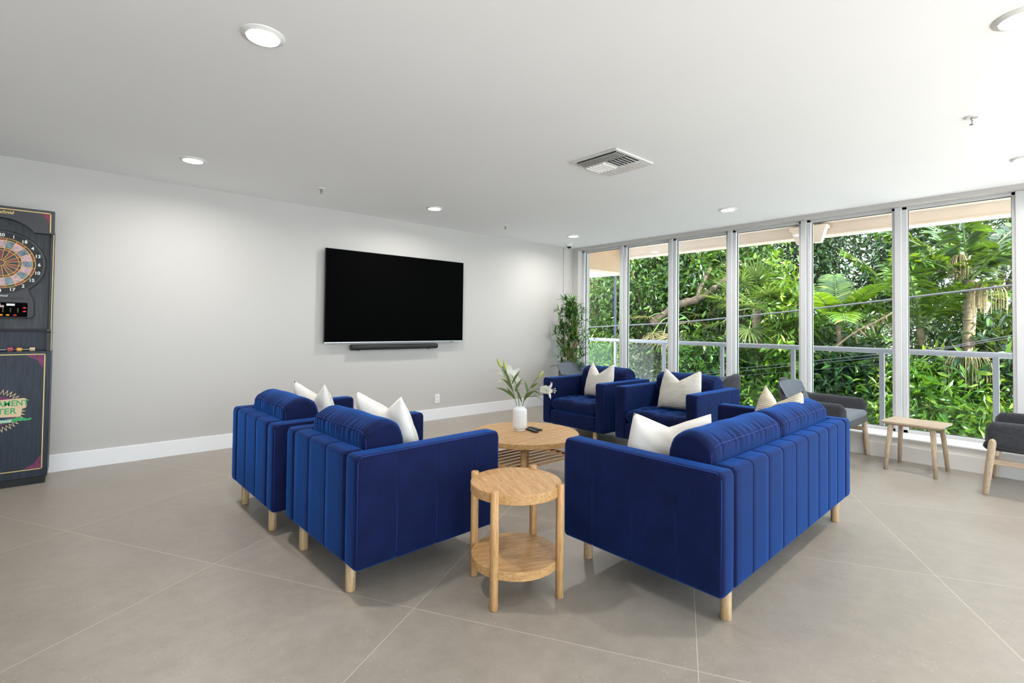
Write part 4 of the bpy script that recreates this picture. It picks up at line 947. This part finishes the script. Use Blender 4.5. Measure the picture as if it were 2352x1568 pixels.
tree('ficus_tree', 12.2, at(1520, 12.2), 2.2, (1.5, 1.9, 2.2), 300, 44, (.11, .18), .42, M['ficus'], 'broad leaved ficus tree behind the second window from the left', seed=3, trunk=.18)
tree('ficus_tree', 12.4, at(1650, 12.4), 2.6, (1.5, 1.5, 1.9), 260, 44, (.11, .18), .42, M['ficus'], 'ficus tree with a thick bare bough in the third window from the left', seed=4, trunk=.22)
tree('laurel_tree', 14.6, at(1780, 14.6), 3.3, (1.4, 1.9, 2.2), 300, 40, (.10, .17), .38, M['darkleaf'], 'dark leaved tree high behind the fan palm', seed=5, trunk=.2)
tree('laurel_tree', 14.8, at(1960, 14.8), 3.2, (1.4, 2.0, 2.4), 330, 42, (.10, .18), .36, M['darkleaf'], 'dark glossy tree at the top of the fifth window', seed=6, trunk=.2)
tree('laurel_tree', 15.0, at(2220, 15.0), 2.6, (1.4, 2.0, 2.8), 330, 40, (.12, .2), .34, M['darkleaf'], 'dark tree behind the palms in the rightmost window', seed=7, trunk=.2)
tree('laurel_tree', 15.6, at(1600, 15.6), 1.2, (1.4, 2.8, 3.0), 360, 38, (.12, .2), .40, M['darkleaf'], 'dark tree filling the gap behind the ficus trees', seed=8, trunk=.2)
tree('laurel_tree', 16.5, at(1420, 16.5), 1.6, (1.4, 3.0, 3.0), 330, 36, (.13, .2), .40, M['darkleaf'], 'dark tree deepest behind the leftmost window', seed=9, trunk=.2)
tree('young_tree', 10.6, at(1808, 10.6), 1.45, (.3, .26, 1.15), 40, 30, (.13, .22), .36, M['brightleaf'], 'bright young tree upright right of the fan palm', seed=10, trunk=.06, spread=.16)
tree('croton_bush', 10.4, at(1385, 10.4), .25, (.6, .7, .75), 60, 40, (.09, .16), .34, M['brightleaf'], 'yellow green bush low behind the glass of the leftmost window', 'bush', seed=11, trunk=.05, spread=.17)
tree('withered_shrub', 10.6, at(1490, 10.6), .15, (.6, .7, .8), 46, 26, (.10, .18), .16, M['pinkdry'], 'withered pinkish brown shrub low in the second window', 'bush', seed=12, trunk=.06, spread=.2)
tree('leafy_shrub', 10.5, at(1620, 10.5), .30, (.6, .8, .9), 90, 36, (.12, .2), .36, M['ficus'], 'green leafy shrub low behind the facing armchairs', 'bush', seed=13, trunk=.06)
tree('leafy_shrub', 11.0, at(1750, 11.0), -.1, (.7, .8, .9), 90, 32, (.13, .22), .30, M['brightleaf'], 'light green shrub low under the fan palm', 'bush', seed=14, trunk=.06)
tree('leafy_shrub', 11.2, at(1930, 11.2), .1, (.8, .9, 1.1), 130, 34, (.14, .24), .30, M['darkleaf'], 'dark green shrub behind the grey chair and railing', 'bush', seed=15, trunk=.07)
tree('leafy_shrub', 10.6, at(2150, 10.6), -.1, (.7, .9, .8), 120, 34, (.16, .28), .24, M['brightleaf'], 'long leaved bright shrub low in the rightmost window', 'bush', seed=16, trunk=.06)
tree('leafy_shrub', 11.6, at(2270, 11.6), .5, (.8, .8, 1.1), 120, 34, (.14, .24), .34, M['darkleaf'], 'dark shrub right of the pale palm trunk', 'bush', seed=17, trunk=.07)
tree('leafy_shrub', 13.0, at(1870, 13.0), 1.0, (.8, 1.3, 1.0), 150, 34, (.14, .24), .32, M['ficus'], 'mid green shrub behind the bright feather fronds', 'bush', seed=18, trunk=.08)
def frond(mb_l, mb_s, p0, d0, L, kind, rr, droop=.9, nlf=22, wleaf=.035, lleaf=.42):
    d = Vector(d0).normalized(); p = Vector(p0); pts = [p.copy()]; n = 14
    for i in range(n):
        p = p+d*L/n; d = (d+Vector((0, 0, -1))*droop/n*(.3+1.6*i/n)).normalized(); pts.append(p.copy())
    mb_s.tube(pts, [.018*(1-.8*i/n) for i in range(n+1)], 6)
    for k in range(nlf):
        u = .18+.8*k/nlf; i = min(n-1, int(u*n)); q = pts[i].lerp(pts[i+1], u*n-i); tg = (pts[i+1]-pts[i]).normalized()
        sd = tg.cross(Vector((0, 0, 1))).normalized(); upv = sd.cross(tg)
        for s in (-1, 1):
            ll = lleaf*(math.sin(PI*(.12+.8*u))**.7)*rr.uniform(.85, 1.1); dd = sd*s*1.0+tg*.65+upv*.25+Vector((0, 0, -.12))
            if kind == 'fish':
                for q_ in range(4):
                    dz = (sd*s*1.0+tg*rr.uniform(.1, .9)+Vector((0, 0, rr.uniform(-.6, .35))))
                    leaf_strip(mb_l, q+dz.normalized()*rr.uniform(0, .12), dz, upv+Vector((rr.uniform(-.4, .4), 0, 0)), ll*rr.uniform(.45, .7), wleaf*2.4, .5, 4, cup=.1)
            else: leaf_strip(mb_l, q, dd, upv, ll, wleaf, .8, 5)
def palm(name, x, y_, hgt, fr_, kind, mat, label, seed, trunk_r=.10, **k):
    rr = random.Random(seed); o = empty(name, (x, y_, G0), label=label, cat='palm tree')
    h_ = hgt-G0; mb = MB(); pts = [Vector((rr.uniform(-.03, .03), rr.uniform(-.03, .03), h_*i/10)) for i in range(11)]
    mb.tube(pts, [trunk_r*(1.15-.25*i/10) for i in range(11)], 12)
    for i in range(1, 24): z = h_*i/24; mb.tube([(0, 0, z-.012), (0, 0, z+.012)], trunk_r*(1.17-.25*i/24), 12)
    mb.build('trunk', M['palmbark'], o, fix=False)
    for az, el, L, dr in fr_:
        a = R(az); e_ = R(el); d = Vector((math.cos(a)*math.cos(e_), math.sin(a)*math.cos(e_), math.sin(e_))); ml, ms = MB(), MB()
        if kind == 'fan':
            p0 = pts[-1]; tip = p0+d*L*.62+Vector((0, 0, -dr*.12)); ms.tube(curve([p0, p0+d*L*.33+Vector((0, 0, .04)), tip], 5), .014, 6)
            sd = d.cross(Vector((0, 0, 1))).normalized(); upv = sd.cross(d)
            for q in range(30):
                b = R(-128+256*q/29); dd = d*math.cos(b)+sd*math.sin(b)+upv*rr.uniform(-.06, .16)
                leaf_strip(ml, tip, dd, upv, L*.58*rr.uniform(.85, 1.1)*(1-.2*abs(b)/2.2), .034, dr*rr.uniform(.3, 1.2), 6)
        else: frond(ml, ms, pts[-1], d, L, kind, rr, dr, **k)
        fo = ml.build('frond', mat, o, fix=False); ms.build('frond_stalk', M['stem'], fo, fix=False)
    return o
palm('fan_palm', 10.9, at(1738, 10.9), 1.70, [(180+az, el, 1.15, dr) for az, el, dr in ((0, 10, .9), (40, 25, .7), (-45, 20, .8), (80, 35, .6), (-85, 40, .6), (20, 60, .4), (-30, 55, .4), (120, 20, .9), (-130, 25, .9), (10, -25, 1.2), (-60, -15, 1.1), (60, -20, 1.1))], 'fan', M['fanleaf'], 'fan palm with spiky leaves in the fourth window from the left', 21, .09)
palm('fan_palm', 11.0, at(1545, 11.0), 1.55, [(180+az, el, 1.0, dr) for az, el, dr in ((-70, 5, .8), (70, -5, .9), (0, -40, 1.1), (-35, -30, 1.2), (35, -35, 1.2), (110, 10, .8))], 'fan', M['drypalm'], 'dry yellowed fan palm showing between the second and third windows', 22, .08)
palm('feather_palm', 10.9, at(1925, 10.9), 1.35, [(95, 42, 1.5, 1.0), (60, 50, 1.6, .9), (-80, 35, 1.7, 1.0), (-60, 18, 1.5, 1.0), (170, 45, 1.3, 1.1), (200, 25, 1.3, 1.2), (120, 15, 1.3, 1.1), (20, 60, 1.4, .8), (-120, 50, 1.3, 1.0)], 'feather', M['brightleaf'], 'bright feather palm with drooping fronds in the fifth window', 23, .05, nlf=20, wleaf=.055, lleaf=.40)
palm('fishtail_palm', 11.3, at(2118, 11.3), 1.3, [(100, 60, 2.0, .7), (80, 78, 2.2, .5), (180, 55, 1.8, .9), (-100, 60, 1.7, .9), (230, 45, 1.6, 1.0), (130, 35, 1.6, 1.1), (30, 55, 1.8, .8), (-60, 40, 1.6, 1.0)], 'fish', M['brightleaf'], 'fishtail palm with yellow green leaves and stalk left in the rightmost window', 24, .06, nlf=15, wleaf=.026, lleaf=.5)
palm('fishtail_palm', 11.0, at(2225, 11.0), 2.1, [(100, 50, 1.7, .9), (-90, 45, 1.8, .9), (180, 60, 1.5, .9), (-45, 55, 1.7, .8), (140, 30, 1.5, 1.2), (-140, 35, 1.5, 1.2), (60, 65, 1.6, .6), (0, 30, 1.4, 1.1)], 'fish', M['ficus'], 'taller fishtail palm with a pale ringed trunk in the rightmost window', 25, .085, nlf=15, wleaf=.028, lleaf=.55)
bo = [o_ for o_ in col.objects if o_.get('label', '').startswith('ficus tree with a thick bare bough')][0]
mb = MB(); P0 = Vector(bo.location); P = [X_(*q, 11.0)-P0 for q in ((1500, 742), (1560, 700), (1600, 688), (1632, 668), (1665, 642), (1700, 600))]
mb.tube(curve(P, 6), [.115-.0026*k+.012*math.sin(k*1.7) for k in range(31)], 10); mb.tube(curve([P[2], P[2]+Vector((0, -.1, .3)), P[2]+Vector((.1, -.3, .75))], 5), .045, 7); mb.build('bough', M['bark'], bo, fix=False)
p_ = X_(1960, 765, 10.3); mb = MB(); P = [X_(*q, 10.3)-p_ for q in ((1905, 808), (1960, 765), (2010, 740), (2060, 712))]; mb.tube(curve(P, 6), .016, 7)
rr = random.Random(77)
for k in range(46):
    q = P[1].lerp(P[3], rr.random()); leaf_strip(mb, q, vdir(rr, -80, 30), (0, .3, 1), rr.uniform(.10, .24), .02, .8, 4, mi=1)
o = mb.build('dry_branch', [M['palmbark'], M['pinkdry']], fix=False, label='dry pinkish branch leaning across the fifth window above the rail', cat='branch'); o.location = p_
# hanging seed tassels on the tall palm
for (px, py, xv, L, n, lb) in ((2205, 600, 10.75, .32, 40, 'purple brown seed tassel high on the pale palm trunk'), (2265, 665, 10.7, .42, 46, 'brown seed tassel right of the pale palm trunk'), (2222, 825, 10.6, .50, 60, 'large straw coloured seed tassel hanging behind the terrace rail')):
    p = X_(px, py, xv); rr = random.Random(px); o = empty('seed_tassel', p, label=lb, cat='seed tassel', group='seed tassels of the palm'); mb = MB()
    for k in range(n):
        a = rr.uniform(0, 2*PI); r_ = rr.uniform(.05, .26)*L/.45; q = Vector((math.cos(a)*r_, math.sin(a)*r_, 0)); mb.tube(curve([(0, 0, .06), q*.55+Vector((0, 0, .10)), q+Vector((0, 0, -.05)), q*1.05+Vector((0, 0, -L*rr.uniform(.6, 1)))], 3), .0055, 4)
    mb.build('strands', plain('straw strands', (.26, .21, .11), .8, 0, .1, .3, 60), o, fix=False)
    mb = MB(); mb.tube([(0, 0, .02), (.06, 0, .12), (.25, 0, .16)], .018, 7); mb.build('stalk', M['palmbark'], o, fix=False)
